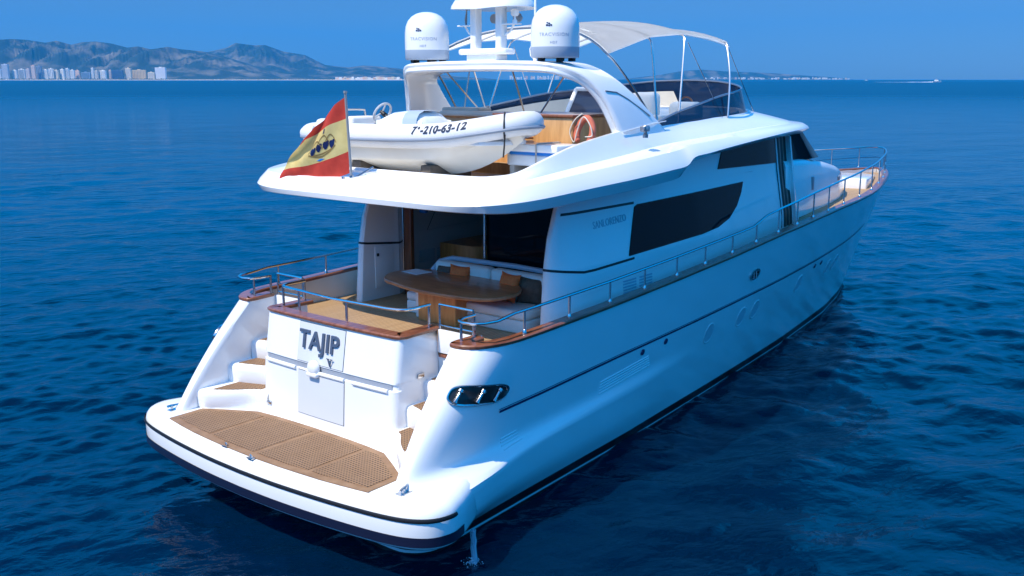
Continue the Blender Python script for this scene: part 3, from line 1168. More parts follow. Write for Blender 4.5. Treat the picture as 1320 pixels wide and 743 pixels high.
mb.box((4.3, 1.72, 4.30), (4.42, 1.90, 4.85), .04)
mb.build('saloon_curtain', BLUE, yacht)

# windshield and wheelhouse front
def ws_ring(z, x_side, x_mid, half, n_=14):
    out = []
    for k in range(n_ + 1):
        a = -math.pi / 2 + math.pi * k / n_
        ca = math.cos(a)
        out.append((x_side + (x_mid - x_side) * abs(ca) ** .8, half * math.sin(a), z))
    return out


mb = MB()
mb.grid([ws_ring(4.96, 15.0, 16.9, 2.02), ws_ring(5.35, 14.4, 16.0, 2.06), ws_ring(5.76, 13.75, 14.9, 2.12)])
mb.build('windshield', GLASS, yacht, smooth=40)
for s in (-1, 1):
    mb = MB()
    mb.grid([[(13.45, s * (saloon_y(13.45, 5.0) + .012), 4.96), (14.2, s * (saloon_y(14.2, 5.0)), 4.96), (15.02, s * 2.02, 4.96)], [(13.45, s * (saloon_y(13.45, 5.7) + .012), 5.76), (13.6, s * (saloon_y(13.6, 5.7) + .01), 5.76), (13.77, s * 2.12, 5.76)]])
    mb.build('side_window', GLASS, yacht)
# coachroof running down to the foredeck
mb = MB()
def coach(x):
    half = ip(x, [12.9, 14.5, 16.5, 18, 19.2, 20.0, 20.4], [2.26, 2.16, 1.92, 1.66, 1.30, .85, .25])
    zt = ip(x, [12.9, 14.6, 16.3, 18.4, 19.6, 20.4], [5.08, 5.0, 4.80, 4.50, 4.28, 4.1])
    return half, zt
rr = []
for x in list(np.linspace(12.9, 19, 24)) + [19.4, 19.8, 20.1, 20.3, 20.4]:
    h_, zt_ = coach(x)
    zb = zgun(x) - .14
    half = [(h_ + .06, zb), (h_ + .02, zb + .5 * (zt_ - zb)), (h_ - .02, zt_ - .18), (h_ - .07, zt_ - .07), (h_ - .17, zt_ - .01), (h_ * .5, zt_ + .04), (0, zt_ + .05)]
    half = [(max(a, 0), b) for a, b in half]
    rr.append([(x, -a, b) for a, b in half] + [(x, a, b) for a, b in reversed(half[:-1])])
mb.grid(rr)
mb.add(rr[-1], [tuple(range(len(rr[-1])))])
mb.add(rr[0], [tuple(range(len(rr[0])))])
coachroof = mb.build('coachroof', GEL, yacht, smooth=50)
for x0 in (14.9, 17.8):
    for s in (-1, 1):
        mb = MB()
        h_, zt_ = coach(x0)
        mb.box((x0 - .08, s * (h_ - .02), 4.15), (x0 + .08, s * (h_ + .04), 4.28 if x0 > 16 else 4.5), .02)
        mb.build('coachroof_vent', GREY, coachroof)

# ------------------------------------------------------------------ flybridge deck and overhang
ST = [  # lower edge, outermost bulge, crease, coaming top (starboard; bow centre -> stern centre)
    ((14.85, 0, 5.72), (15.05, 0, 5.82), (14.5, 0, 6.0), (12.0, 0, 6.36)),
    ((14.6, -1.1, 5.72), (14.8, -1.15, 5.82), (14.2, -1.1, 6.0), (11.85, -1.0, 6.35)),
    ((13.9, -2.0, 5.72), (14.05, -2.12, 5.82), (13.5, -1.9, 5.99), (11.5, -1.75, 6.33)),
    ((13.2, -2.48, 5.72), (13.3, -2.62, 5.83), (12.9, -2.35, 5.98), (11.0, -2.15, 6.30)),
    ((12.2, -2.78, 5.74), (12.2, -2.92, 5.86), (12.1, -2.62, 5.98), (10.4, -2.33, 6.27)),
    ((10.6, -2.95, 5.71), (10.5, -3.12, 5.82), (10.5, -2.72, 5.97), (9.5, -2.44, 6.24)),
    ((8.3, -3.0, 5.57), (8.3, -3.22, 5.70), (8.5, -2.80, 5.90), (8.1, -2.50, 6.20)),
    ((7.0, -3.05, 5.47), (7.0, -3.30, 5.62), (7.2, -2.83, 5.86), (7.0, -2.55, 6.15)),
    ((6.35, -3.10, 5.40), (6.35, -3.33, 5.58), (6.5, -2.84, 5.83), (6.3, -2.6, 6.14)),
    ((6.0, -3.22, 5.22), (6.0, -3.36, 5.44), (6.1, -2.85, 5.81), (5.9, -2.61, 6.15)),
    ((5.4, -3.27, 5.17), (5.4, -3.38, 5.40), (5.5, -2.86, 5.77), (5.4, -2.63, 6.13)),
    ((4.2, -3.30, 5.12), (4.2, -3.40, 5.34), (4.5, -2.87, 5.68), (4.6, -2.66, 6.07)),
    ((3.0, -3.25, 5.07), (3.0, -3.34, 5.28), (3.3, -2.84, 5.58), (3.4, -2.68, 5.91)),
    ((2.0, -3.18, 5.02), (2.0, -3.27, 5.22), (2.4, -2.82, 5.50), (2.55, -2.70, 5.73)),
    ((1.38, -3.02, 5.0), (1.35, -3.08, 5.17), (1.80, -2.76, 5.44), (1.95, -2.62, 5.56)),
    ((.98, -2.66, 5.0), (.93, -2.70, 5.13), (1.42, -2.45, 5.42), (1.68, -2.30, 5.50)),
    ((.81, -2.05, 5.0), (.78, -2.07, 5.10), (1.30, -1.9, 5.40), (1.60, -1.8, 5.48)),
    ((.77, -1.0, 5.0), (.755, -1.0, 5.10), (1.28, -.95, 5.40), (1.58, -.9, 5.48)),
    ((.76, 0, 5.0), (.75, 0, 5.10), (1.28, 0, 5.40), (1.58, 0, 5.48)),
]


def fly_rows(st):
    L, Q, M_, T = map(np.array, st)
    d = np.array((0, 1.0, 0)) if L[0] > 1.2 and L[0] < 11.5 else (np.array((1.0, 0, 0)) if L[0] <= .9 else None)
    if d is None:
        d = np.array((T[0] - L[0], T[1] * .85 - L[1], 0)); d = d / max(np.linalg.norm(d), 1e-6)
    if L[0] < 1.2 and L[0] > .9: d = np.array((.7, .7, 0))
    zd = 5.20 if T[0] < 4 else (5.30 if T[0] < 5.5 else 5.80)
    sh = Q * .42 + M_ * .58 + (Q - M_) * (0.22, .22, 0) + (0, 0, .07 * min(1, (M_[2] - Q[2]) / .3))      # rounded shoulder of the bulge
    sh0 = Q * .80 + M_ * .20 + (Q - M_) * (.10, .10, 0) + (0, 0, .03)
    rows_ = [L + d * .55 + (0, 0, .02), L + d * .04, L + (0, 0, .015), L * .4 + Q * .6, Q, sh0, sh, M_, M_ * .90 + T * .10 + (0, 0, .012), M_ * .5 + T * .5, T - d * .02 - (0, 0, .03), T, T + d * .06, T + d * .10 - (0, 0, .03), np.array((T[0] + d[0] * .13, T[1] + d[1] * .13, zd))]
    return [tuple(r) for r in rows_]


stn = [fly_rows(s_) for s_ in ST]
full = stn + [[(x, -y, z) for x, y, z in r] for r in reversed(stn[:-1])]
full = full[:-1]
mb = MB()
dense = []
cols = len(full[0])
closed = [[full[i][j] for i in range(len(full))] for j in range(cols)]
rings = []
for j in range(cols):
    P = closed[j]
    n_ = len(P)
    PP = [P[(i) % n_] for i in range(-1, n_ + 2)]
    ring = []
    for i in range(n_):
        p0, p1, p2, p3 = [np.array(PP[i + k]) for k in range(4)]
        for k in range(4):
            t = k / 4
            ring.append(tuple(.5 * (2 * p1 + (p2 - p0) * t + (2 * p0 - 5 * p1 + 4 * p2 - p3) * t * t + (3 * p1 - p0 - 3 * p2 + p3) * t ** 3)))
    rings.append(ring)
mb.grid(rings, closed=True)
fly = mb.build('flybridge', GEL, yacht, smooth=32)
# soffit and deck
so = rings[0]
mb = MB()
mb.add([(x, y, min(z, 5.72)) for x, y, z in so], [tuple(range(len(so)))])
mb.build('soffit', GEL, yacht, smooth=0)
dk = rings[-1]
mb = MB()
aft = [(x, y) for x, y, z in dk if x < 4.5]
k0 = next(i for i in range(len(dk)) if dk[i][0] < 4.5)
aft = [(x, y) for x, y, z in dk[k0:] if x < 4.5]
mb.add([(x, y, 5.22) for x, y in aft], [tuple(range(len(aft)))])
mb.build('tender_deck', GEL, yacht, smooth=0)
fwd_ = [(x, y) for x, y, z in dk if x > 4.1]
mb = MB()
half_ = sorted([(x, y) for x, y in fwd_ if y < -.01])
poly = half_ + [(x, -y) for x, y in reversed(half_)]
mb.add([(x, y * .9, 5.44) for x, y in poly], [tuple(range(len(poly)))])
mb.build('flybridge_deck', TEAK, yacht, smooth=0)
# horn on the starboard shoulder
for s in (-1, 1):
    mb = MB()
    mb.lathe([(.05, 0), (.05, .06), (.03, .08), (.03, .11), (.075, .12), (.08, .19), (.06, .22)], (5.2, s * 2.93, 5.97), 14)
    mb.box((5.08, s * 2.93 - .05, 6.08), (5.18, s * 2.93 + .05, 6.18), .015)
    mb.build('deck_horn', mat('dull_chrome', (.35, .36, .38), .35, metal=.8), yacht)

# ------------------------------------------------------------------ wrap-round flybridge windscreen
WB = [(6.15, 2.62, 6.16, 6.21), (7.0, 2.56, 6.13, 6.36), (8.0, 2.52, 6.18, 6.50), (9.2, 2.45, 6.22, 6.66), (10.3, 2.30, 6.26, 6.74), (11.0, 2.05, 6.29, 6.80), (11.6, 1.55, 6.32, 6.88), (11.95, .9, 6.34, 6.95), (12.05, 0, 6.35, 6.98)]
wsp = spline(WB, 5)
full_b = [(x, -y, a, b) for x, y, a, b in wsp] + [(x, y, a, b) for x, y, a, b in reversed(wsp[:-1])]
lean = lambda x, y, a, b: (x - .18 * (b - a) * (x > 10), y * (1 - .10 * (b - a)), b)
SCREEN = mat('tinted_screen', (.006, .02, .06), .05, alpha=.94, spec=.22)
mb = MB()
mb.grid([[(x, y, a - .03) for x, y, a, b in full_b], [lean(x, y, a, b) for x, y, a, b in full_b]])
scr = mb.build('flybridge_windscreen', SCREEN, yacht, smooth=50)
mb = MB()
mb.tube([lean(x, y, a, b) for x, y, a, b in full_b], .022, 8)
mb.build('windscreen_rail', mat('screen_trim', (.20, .23, .28), .3, metal=.6), scr)
# inner liner of the coaming
mb = MB()
rr = [[(x - .10 * (x > 10), y * .955, 5.76) for x, y, a, b in full_b]]
rr.append([(x - .10 * (x > 10) - .12 * (b - a) * (x > 10), y * .95, a + .02 if y < .2 else a + (b - a) * .58) for x, y, a, b in full_b])
mb.grid(rr)
mb.build('coaming_liner', CREAM, yacht, smooth=50)

# ------------------------------------------------------------------ radar arch
AR = [(-2.70, 6.00, 4.84, 6.45), (-2.62, 6.3, 4.72, 6.08), (-2.52, 6.6, 4.60, 5.72), (-2.40, 6.85, 4.46, 5.42), (-2.24, 7.06, 4.28, 5.16), (-2.04, 7.20, 4.08, 5.02), (-1.80, 7.28, 3.92, 4.96), (-1.5, 7.31, 3.84, 4.92), (-.8, 7.33, 3.80, 4.90), (0, 7.335, 3.80, 4.90)]
ap = spline(AR, 4)
ap = ap + [(-y, z, a, b) for y, z, a, b in reversed(ap[:-1])]
rings = []
for i, (y, z, xa, xf) in enumerate(ap):
    y0, z0 = ap[max(i - 1, 0)][:2]
    y1, z1 = ap[min(i + 1, len(ap) - 1)][:2]
    L = math.hypot(y1 - y0, z1 - z0)
    ny, nz = -(z1 - z0) / L, (y1 - y0) / L       # outward
    th = .19 if abs(y) < 1.9 else .20
    ring = []
    w = xf - xa
    for fx, fn in [(0, -.5), (.0 - .02, -.62), (-.035, -.80), (-.02, -.95), (.03, -1.02), (.5, -1.0), (.95, -.98), (1.0, -.85), (1.0, -.2), (.97, -.05), (.9, 0), (.5, .02), (.06, 0), (.0, -.08), (-.02, -.25)]:
        ring.append((xa + fx * w, y + ny * fn * th, z + nz * fn * th))
    rings.append(ring)
mb = MB()
mb.grid(rings, closed=True, cap=True)
arch = mb.build('radar_arch', GEL, yacht, smooth=50)
# dark groove drawn across the outer leg, and a moulding where the leg meets the coaming
for s in (-1, 1):
    mb = MB()
    mb.tube([(4.62, s * 2.442, 6.80), (4.95, s * 2.457, 6.77), (5.25, s * 2.507, 6.65), (5.6, s * 2.572, 6.47), (5.85, s * 2.622, 6.33)], .012, 6)
    mb.build('arch_groove', GREY, arch)
    mb = MB()
    mb.tube([(4.80, s * 2.70, 6.075), (5.3, s * 2.69, 6.13), (5.9, s * 2.67, 6.19), (6.4, s * 2.64, 6.22)], .010, 8)
    mb.build('arch_moulding', GELG, arch)
# round emblem inside the port leg
mb = MB()
mb.grid([[(5.15 + r_ * math.cos(a) * .6, 2.34 + .0 * r_, 6.72 + r_ * math.sin(a)) for a in [2 * math.pi * k / 20 for k in range(20)]] for r_ in (.10, .13)], closed=True)
mb.build('arch_emblem', CREAM, arch)
# wires and struts beneath the arch
for a, b in (((4.6, 1.35, 7.15), (6.3, 1.9, 6.3)), ((4.7, .7, 7.15), (6.3, 1.75, 6.3)), ((4.6, -.35, 7.15), (5.8, .3, 6.3)), ((4.3, -1.85, 7.15), (4.6, -1.0, 6.36))):
    mb = MB()
    mb.tube([a, b], .018, 6)
    mb.build('arch_strut', STEEL, arch)

# ------------------------------------------------------------------ flybridge furniture (fixed)
mb = MB()
mb.box((4.02, -2.16, 5.2), (5.25, -.95, 6.34), .02)
mb.box((4.5, -.97, 5.2), (5.25, 2.14, 6.28), .02)
cab = mb.build('wooden_cabinet', OAK, yacht)
mb = MB()
mb.box((3.98, -2.20, 6.34), (5.30, -.36, 6.39), .015)
mb.build('cabinet_top', CABIN, cab)
for k in range(2):
    mb = MB()
    mb.box((4.005, -1.30, 5.86 + .1 * k), (4.03, -1.0, 5.875 + .1 * k))
    mb.build('drawer_gap', CABIN, cab)
for y0, y1, x0, x1, z0, z1 in ((-.15, 1.35, 4.36, 4.82, 6.285, 6.39), (1.38, 2.15, 4.4, 4.8, 6.285, 6.35), (.5, 1.5, 4.6, 5.0, 6.30, 6.45)):
    mb = MB()
    mb.box((x0, y0, z0), (x1, y1, z1), .04)
    mb.build('seat_pad', TAUPE, cab)
# wet bar worktop with a raised lid in a white frame
mb = MB()
mb.box((5.4, -1.75, 5.45), (6.3, -.5, 6.24), .03)
bar = mb.build('wet_bar', CREAM, yacht)
mb = MB()
mb.box((5.38, -1.8, 6.24), (6.32, -.45, 6.29), .015)
mb.build('worktop', GEL, bar)
mb = MB()
for p, q in (((6.05, -.55, 6.30), (6.4, -.55, 6.80)), ((6.05, -1.7, 6.30), (6.4, -1.7, 6.80)), ((6.4, -.55, 6.80), (6.4, -1.7, 6.80))): mb.tube([p, q], .045, 8)
mb.build('bar_lid_frame', GEL, bar)
mb = MB()
mb.add([(6.07, -.58, 6.32), (6.07, -1.67, 6.32), (6.41, -1.67, 6.79), (6.41, -.58, 6.79)], [(0, 1, 2, 3)])
mb.build('bar_lid', SCREEN, bar)
# seats by the helm
mb = MB()
mb.box((7.1, -1.9, 5.45), (8.6, -1.1, 5.95), .05)
mb.box((7.0, -1.95, 5.45), (7.15, -.6, 6.33), .05)
mb.box((7.0, -2.2, 5.9), (8.6, -1.95, 6.30), .05)
hs = mb.build('helm_bench', VINYL, yacht)
mb = MB()
mb.box((7.2, -1.93, 5.95), (8.55, -1.15, 6.1), .06)
mb.build('seat_pad', TAUPE, hs)
mb = MB()
mb.box((8.7, -.95, 5.45), (9.1, -.35, 6.72), .12)
mb.build('helm_seat', VINYL, yacht)
mb = MB()
mb.box((8.9, -1.9, 5.45), (9.3, -1.2, 6.52), .12)
mb.build('helm_seat', VINYL, yacht)
mb = MB()
mb.box((10.2, -1.6, 5.45), (11.2, .6, 6.35), .10)
mb.build('helm_console', GEL, yacht)
mb = MB()
mb.tube([(10.02 + .18 * math.sin(a) * .4, -1.0 + .2 * math.cos(a), 6.4 + .2 * math.sin(a)) for a in [2 * math.pi * k / 20 for k in range(20)]], .022, 6, closed=True)
mb.build('helm_wheel', CABIN, yacht)

# ================================================================== THINGS ON BOARD
# ------------------------------------------------------------------ satellite domes
def dome_text(mbx, v, f, R_, c, az, zc, off):
    out = []
    for x, y, z in v:
        a = az + x / R_
        out.append((c[0] + (R_ + off + z) * math.cos(a), c[1] + (R_ + off + z) * math.sin(a), c[2] + zc + y))
    mbx.add(out, f)


dome = thing('satellite_dome', (4.25, 1.53, 7.33), 'white satellite dome left of the mast on the radar arch', 'satellite dome', 'satellite domes on the radar arch')
c0 = (4.25, 1.53, 7.33)
RD = .43
mb = MB()
mb.lathe([(RD + .002, .225), (RD + .004, .40), (RD, .56), (RD - .018, .68), (RD - .06, .78), (RD - .13, .86), (RD - .22, .915), (RD - .32, .945), (.0, .955)], c0, 48)
mb.build('radome', GEL, dome, smooth=60)
mb = MB()
mb.lathe([(RD - .05, .035), (RD - .015, .04), (RD, .06), (RD + .001, .225)], c0, 48)
mb.build('base_band', LGREY, dome, smooth=60)
for a in (0, 72, 144, 216, 288):
    mb = MB()
    x, y = c0[0] + .3 * math.cos(R(a + 20)), c0[1] + .3 * math.sin(R(a + 20))
    mb.box((x - .05, y - .05, 7.31), (x + .05, y + .05, 7.38), .01)
    mb.build('mounting_foot', RUBBER, dome)
AZD = R(213)
v, f = mesh_text('TRACVISION', .085, .001, .0, spacing=1.15)
mb = MB(); dome_text(mb, v, f, RD, c0, AZD, .40, .004)
mb.build('dome_lettering', FAINT, dome, smooth=0)
v, f = mesh_text('HD7', .06, .001, .0, spacing=1.1)
mb = MB(); dome_text(mb, v, f, RD, c0, AZD, .275, .004)
mb.build('dome_lettering', FAINT, dome, smooth=0)
mb = MB()
for (x0, x1, y0, y1) in ((-.06, -.022, .0, .028), (-.016, .016, .03, .055), (.022, .05, .0, .028), (-.05, -.02, .045, .065), (-.014, .014, -.005, .02)):
    dome_text(mb, [(x0, y0, 0), (x1, y0, 0), (x1, y1, 0), (x0, y1, 0)], [(0, 1, 2, 3)], RD, c0, AZD - .18, .57, .005)
mb.build('dome_emblem', NAVY, dome, smooth=0)


def dup(root, loc, label):
    r = root.copy(); COL.objects.link(r); r.location = loc; r['label'] = label
    for ch in [o for o in bpy.data.objects if o.parent is root]:
        c = ch.copy(); COL.objects.link(c); c.parent = r
        for g in [o for o in bpy.data.objects if o.parent is ch]:
            d = g.copy(); COL.objects.link(d); d.parent = c
    return r


dup(dome, (4.25, -1.60, 7.33), 'white satellite dome on the radar arch in front of the sun awning')

# ------------------------------------------------------------------ mast
mast = thing('radar_mast', (4.35, 0, 7.34), 'white twin-legged radar mast between the two satellite domes', 'mast')
mb = MB()
mb.prism([(4.1, .52), (4.2, .66), (4.5, .66), (4.6, .52), (4.6, -.36), (4.5, -.5), (4.2, -.5), (4.1, -.36)], 7.45, 7.56)
mb.prism([(4.18, .45), (4.52, .45), (4.52, -.3), (4.18, -.3)], 7.32, 7.46)
mb.build('mast_base', GEL, mast, bevel=.035)
for y in (.35, -.27):
    mb = MB()
    mb.box((4.26, y - .075, 7.54), (4.46, y + .075, 8.9), .035)
    mb.build('mast_leg', GEL, mast)
mb = MB()
mb.grid([[(x, y, z + dz) for x, y in spline([(3.95, .45), (4.02, .68), (4.3, .78), (4.7, .72), (5.0, .4), (5.05, 0), (5.0, -.55), (4.7, -.82), (4.3, -.86), (4.02, -.72), (3.95, -.5), (3.93, 0), (3.95, .45)], 3)[:-1] for z in [8.22 + .04 * abs(y)]] for dz in (0.04,)] + [[(4.45 + (x - 4.45) * k, y * k, zz + .04 * abs(y)) for x, y in spline([(3.95, .45), (4.02, .68), (4.3, .78), (4.7, .72), (5.0, .4), (5.05, 0), (5.0, -.55), (4.7, -.82), (4.3, -.86), (4.02, -.72), (3.95, -.5), (3.93, 0), (3.95, .45)], 3)[:-1]] for k, zz in ((.99, 8.31), (.9, 8.42))], closed=True, cap=True)
mb.build('radar_platform', GEL, mast, smooth=50)
mb = MB()
mb.prism([(4.2, .5), (4.5, .5), (4.5, -.42), (4.2, -.42)], 8.88, 8.98)
mb.build('mast_top', GEL, mast, bevel=.03)
for s_, y in ((1, .42), (-1, -.34)):
    mb = MB()
    mb.box((4.28, y, 7.98), (4.46, y + s_ * .34, 8.005), .008)
    mb.tube([(4.38, y - s_ * .02, 7.80), (4.38, y + s_ * .12, 7.85), (4.38, y + s_ * .22, 7.99)], .022, 6)
    mb.build('bracket', GEL, mast)
mb = MB()
mb.lathe([(.05, 0), (.045, .06), (.022, .08), (.022, .15)], (4.38, -.58, 8.0), 12)
mb.lathe([(.05, 0), (.075, .03), (.08, .10), (.05, .13)], (4.38, -.58, 8.13), 14)
mb.build('gps_antenna', GEL, mast)
for y in (.12, -.44):
    mb = MB()
    mb.grid([[(4.6 + dx, y + r_ * math.cos(a), 8.12 + r_ * math.sin(a)) for a in [2 * math.pi * k / 16 for k in range(16)]] for dx, r_ in ((0, .0), (0, .085), (.06, .09), (.14, .04), (.14, 0))], closed=True)
    mb.build('floodlight', GREY, mast)
mb = MB()
mb.tube([(4.38, .62, 8.0), (4.38, .62, 8.12), (4.38, .60, 8.26), (4.38, .62, 8.8)], [.02, .026, .012, .010], 6)
mb.build('vhf_antenna', GREY, mast)
wa = thing('whip_antenna', (4.45, -1.0, 7.33), 'thin white whip antenna rising from the radar arch beside the mast', 'antenna')
mb = MB()
mb.tube([(4.45, -1.0, 7.32), (4.45, -1.0, 7.5), (4.45, -1.0, 9.4)], [.035, .025, .018], 8)
mb.build('rod', GEL, wa)
mb = MB()
mb.tube([(4.45, -.98, 7.36), (4.5, -.86, 7.42), (4.5, -.84, 7.54), (4.48, -.9, 7.62), (4.46, -.98, 7.60)], .012, 6)
mb.build('cable', GEL, wa)

# ------------------------------------------------------------------ bimini awning
bim = thing('sun_awning', (7.5, 0, 6.2), 'white canvas sun awning on steel bows over the flybridge', 'awning')
BW_ = [(5.05, 7.47, 2.20, 8.02), (6.45, 7.80, 2.20, 8.12), (7.75, 7.90, 2.20, 8.20), (9.75, 7.80, 2.12, 8.12)]


def bim_row(x, zs_, hw, zc, n_=16, sag=0.0):
    out = []
    for k in range(n_ + 1):
        q = -1 + 2 * k / n_
        out.append((x + .5 * (1 - q * q) * (x < 5.6), q * hw, zs_ + (zc - zs_) * (1 - abs(q) ** 2.6) - sag * (1 - abs(q) ** 6)))
    return out


mb = MB()
rows_ = []
for i in range(3):
    for k in range(5):
        t = k / 5
        a, b = BW_[i], BW_[i + 1]
        rows_.append(bim_row(*[a[q] + (b[q] - a[q]) * t for q in range(4)], sag=.03 * math.sin(math.pi * t)))
rows_.append(bim_row(*BW_[3]))
rows_.append(bim_row(9.95, 7.70, 2.08, 8.02))
under = [[(x, y, z - .025) for x, y, z in r] for r in rows_]
mb.grid(rows_)
edge = [(rows_[0] + [r[-1] for r in rows_[1:]] + rows_[-1][-2::-1] + [r[0] for r in rows_[-2:0:-1]])]
mb.grid([edge[0], [(x, y, z - .025) for x, y, z in edge[0]]], closed=True)
mb.build('awning_canopy', CANVAS, bim, smooth=50)
feet = [(6.30, 6.20), (6.35, 6.22), (7.15, 6.20), (9.25, 6.26)]
for (x, z, hw, zc), (fx, fz) in zip(BW_, feet):
    mb = MB()
    arc = [(p[0], p[1], p[2] - .04) for p in bim_row(x, z, hw - .01, zc)]
    for s in (-1, 1):
        legp = spline([arc[0] if s < 0 else arc[-1], (x + (fx - x) * .12, s * (hw + .06), z - .18), (x + (fx - x) * .5, s * 2.36, (z + fz) / 2), (fx, s * 2.48, fz - .05)], 5)
        mb.tube(legp, .022, 6)
    mb.tube(arc, .022, 6)
    mb.build('awning_bow', STEEL, bim)
mb = MB()
for s in (-1, 1):
    mb.tube([(7.85, s * 2.24, 7.72), (9.0, s * 2.48, 6.22)], .008, 5)
    mb.tube([(9.8, s * 2.14, 7.66), (11.1, s * 2.18, 6.28)], .008, 5)
mb.build('awning_stay', STEEL, bim)

# ------------------------------------------------------------------ tender lying athwart the aft upper deck
ten = thing('tender_boat', (3.0, .4, 5.22), 'small white inflatable tender with steering wheel, stowed across the aft upper deck', 'tender')
TP = [(2.34, 3.05, 5.98, .10), (2.34, 2.8, 5.98, .20), (2.33, 2.2, 5.985, .215), (2.33, 1.2, 5.99, .215), (2.33, .2, 6.01, .215), (2.35, -.7, 6.06, .215), (2.43, -1.25, 6.14, .21), (2.60, -1.68, 6.22, .205), (2.82, -1.93, 6.27, .20), (3.0, -2.0, 6.28, .20)]
tps = spline(TP, 4)
tpf = tps + [(6.0 - x, y, z, r_) for x, y, z, r_ in reversed(tps[:-1])]
mb = MB()
mb.tube([p[:3] for p in tpf], [p[3] for p in tpf], 20)
tube_o = mb.build('buoyancy_tube', TUBE, ten, smooth=60)
mb = MB()
out = []
for i, p in enumerate(tpf):
    a, b = tpf[max(i - 1, 0)], tpf[min(i + 1, len(tpf) - 1)]
    t = Vector((b[0] - a[0], b[1] - a[1], 0)).normalized()
    nr = Vector((t.y, -t.x, 0))
    out.append((p[0] + nr.x * p[3] * .97, p[1] + nr.y * p[3] * .97, p[2] - .06))
mb.tube(out[2:-2], .03, 8)
mb.build('rubbing_strake', mat('strake_grey', (.24, .28, .34), .5), tube_o)
mb = MB()
rr = []
for k in range(25):
    y = 2.65 - (2.65 + 1.88) * k / 24
    t = k / 24
    cx_ = [q for q in tps if True]
    ys_ = [q[1] for q in reversed(tps)]
    xt = ip(y, ys_, [q[0] for q in reversed(tps)])
    zt = ip(y, ys_, [q[2] for q in reversed(tps)])
    half = 3.0 - xt
    zk = 5.32 + max(0, (t - .60) / .40) ** 2.0 * .66
    zc = zt - .13 - (zt - .13 - zk) * ip(t, [0, .6, 1], [.62, .52, .2])
    hc = half * ip(t, [0, .6, 1], [.90, .82, .35])
    hh = half * 1.02
    sec = [(hh, zt - .10), (half * .97, zt - .2 if zt - .2 > zk + .02 else zk + .02), (hc + .03, zc + .03), (hc, zc - .01), (hc * .5, zk + (zc - zk) * .45), (0, zk)]
    rr.append([(3.0 - a, y, b) for a, b in sec] + [(3.0 + a, y, b) for a, b in reversed(sec[:-1])])
mb.grid(rr)
mb.add(rr[0], [tuple(range(len(rr[0])))])
mb.add(rr[-1], [tuple(range(len(rr[-1])))])
mb.build('tender_hull', TENDER, ten, smooth=35)
mb = MB()
mb.prism([(2.4, 2.7), (3.6, 2.7), (3.6, -1.4), (3.3, -1.7), (2.7, -1.7), (2.4, -1.4)], 5.9, 5.98)
mb.prism([(2.45, -.4), (3.55, -.4), (3.5, -1.3), (3.25, -1.66), (2.75, -1.66), (2.5, -1.3)], 5.95, lambda x, y: 6.20 - .1 * max(0, -y - .8))
mb.build('tender_floor', GELG, ten, bevel=.02)
mb = MB()
mb.grid([[(x, y, z) for x, z in ((2.60, 6.0), (2.62, 6.26), (2.68, 6.34 + h_), (2.80, 6.38 + h_), (3.2, 6.38 + h_), (3.32, 6.34 + h_), (3.38, 6.26), (3.40, 6.0))] for y, h_ in ((1.30, -.14), (1.22, -.07), (1.0, .02), (.7, .05), (.45, .05), (.30, .02), (.2, -.06), (.12, -.2))], cap=True)
con = mb.build('console', GEL, ten, smooth=50)
mb = MB()
mb.grid([[(x, y, z + .012) for x, z in ((2.58, 6.05), (2.60, 6.28), (2.67, 6.38), (2.80, 6.43), (3.2, 6.43))] for y in (.60, .42, .24)])
mb.build('console_panel', LGREY, con, smooth=50)
mb = MB()
wc, ax = Vector((2.95, 1.48, 6.38)), Vector((0, .85, .5)).normalized()
e1 = Vector((1, 0, 0)); e2 = ax.cross(e1)
cir = lambda r_: [wc + e1 * r_ * math.cos(a) + e2 * r_ * math.sin(a) for a in [2 * math.pi * k / 28 for k in range(28)]]
mb.tube(cir(.20), .022, 8, closed=True)
for a in (.5, 2.6, 4.71): mb.tube([wc, wc + e1 * .2 * math.cos(a) + e2 * .2 * math.sin(a)], .016, 6)
mb.build('steering_wheel', mat('wheel_grey', (.5, .5, .5), .35), con)
mb = MB()
mb.tube([wc - ax * .2, wc + ax * .03], .045, 10)
mb.tube([(2.75, 1.38, 6.05), (2.72, 1.42, 6.2)], .05, 8)
mb.build('steering_column', RUBBER, con)
mb = MB()
mb.box((2.62, 1.95, 5.97), (3.38, 2.35, 6.30), .05)
seat = mb.build('tender_seat', VINYL, ten)
mb = MB()
mb.tube(spline([(2.66, 2.38, 6.1), (2.66, 2.38, 6.36), (2.74, 2.38, 6.42), (3.26, 2.38, 6.42), (3.34, 2.38, 6.36), (3.34, 2.38, 6.1)], 3), .02, 8)
mb.build('grab_rail', STEEL, seat)
mb = MB()
mb.box((2.72, 2.72, 5.9), (3.28, 3.2, 6.24), .10)
mb.build('outboard_motor', TUBE, ten)
# registration on the aft-facing tube
def on_tube(y, ang, off):
    ys_ = [q[1] for q in reversed(tps)]
    x = ip(y, ys_, [q[0] for q in reversed(tps)]); z = ip(y, ys_, [q[2] for q in reversed(tps)]); r_ = ip(y, ys_, [q[3] for q in reversed(tps)])
    return (x - (r_ + off) * math.cos(ang), y, z + (r_ + off) * math.sin(ang))
def tube_text(s_, size, yc, ang, m, bold, name, slant=0.0):
    v, f = mesh_text(s_, size, .002, bold, spacing=1.06, dense=.03)
    mb_ = MB()
    mb_.add([on_tube(yc - x - y * slant, ang + y / .215, .004 + z) for x, y, z in v], f)
    return mb_.build(name, m, tube_o, smooth=0)
tube_text('7', .205, -.13, .22, DARKINK, .007, 'registration_lettering')
tube_text('a', .11, -.235, .62, DARKINK, .003, 'registration_lettering')
tube_text('-210-63-12', .205, -.78, .22, DARKINK, .007, 'registration_lettering')
tube_text('T/T TAJIP V', .11, 2.3, .35, FAINT, 0, 'name_lettering', .15)
mb = MB()
ring = []
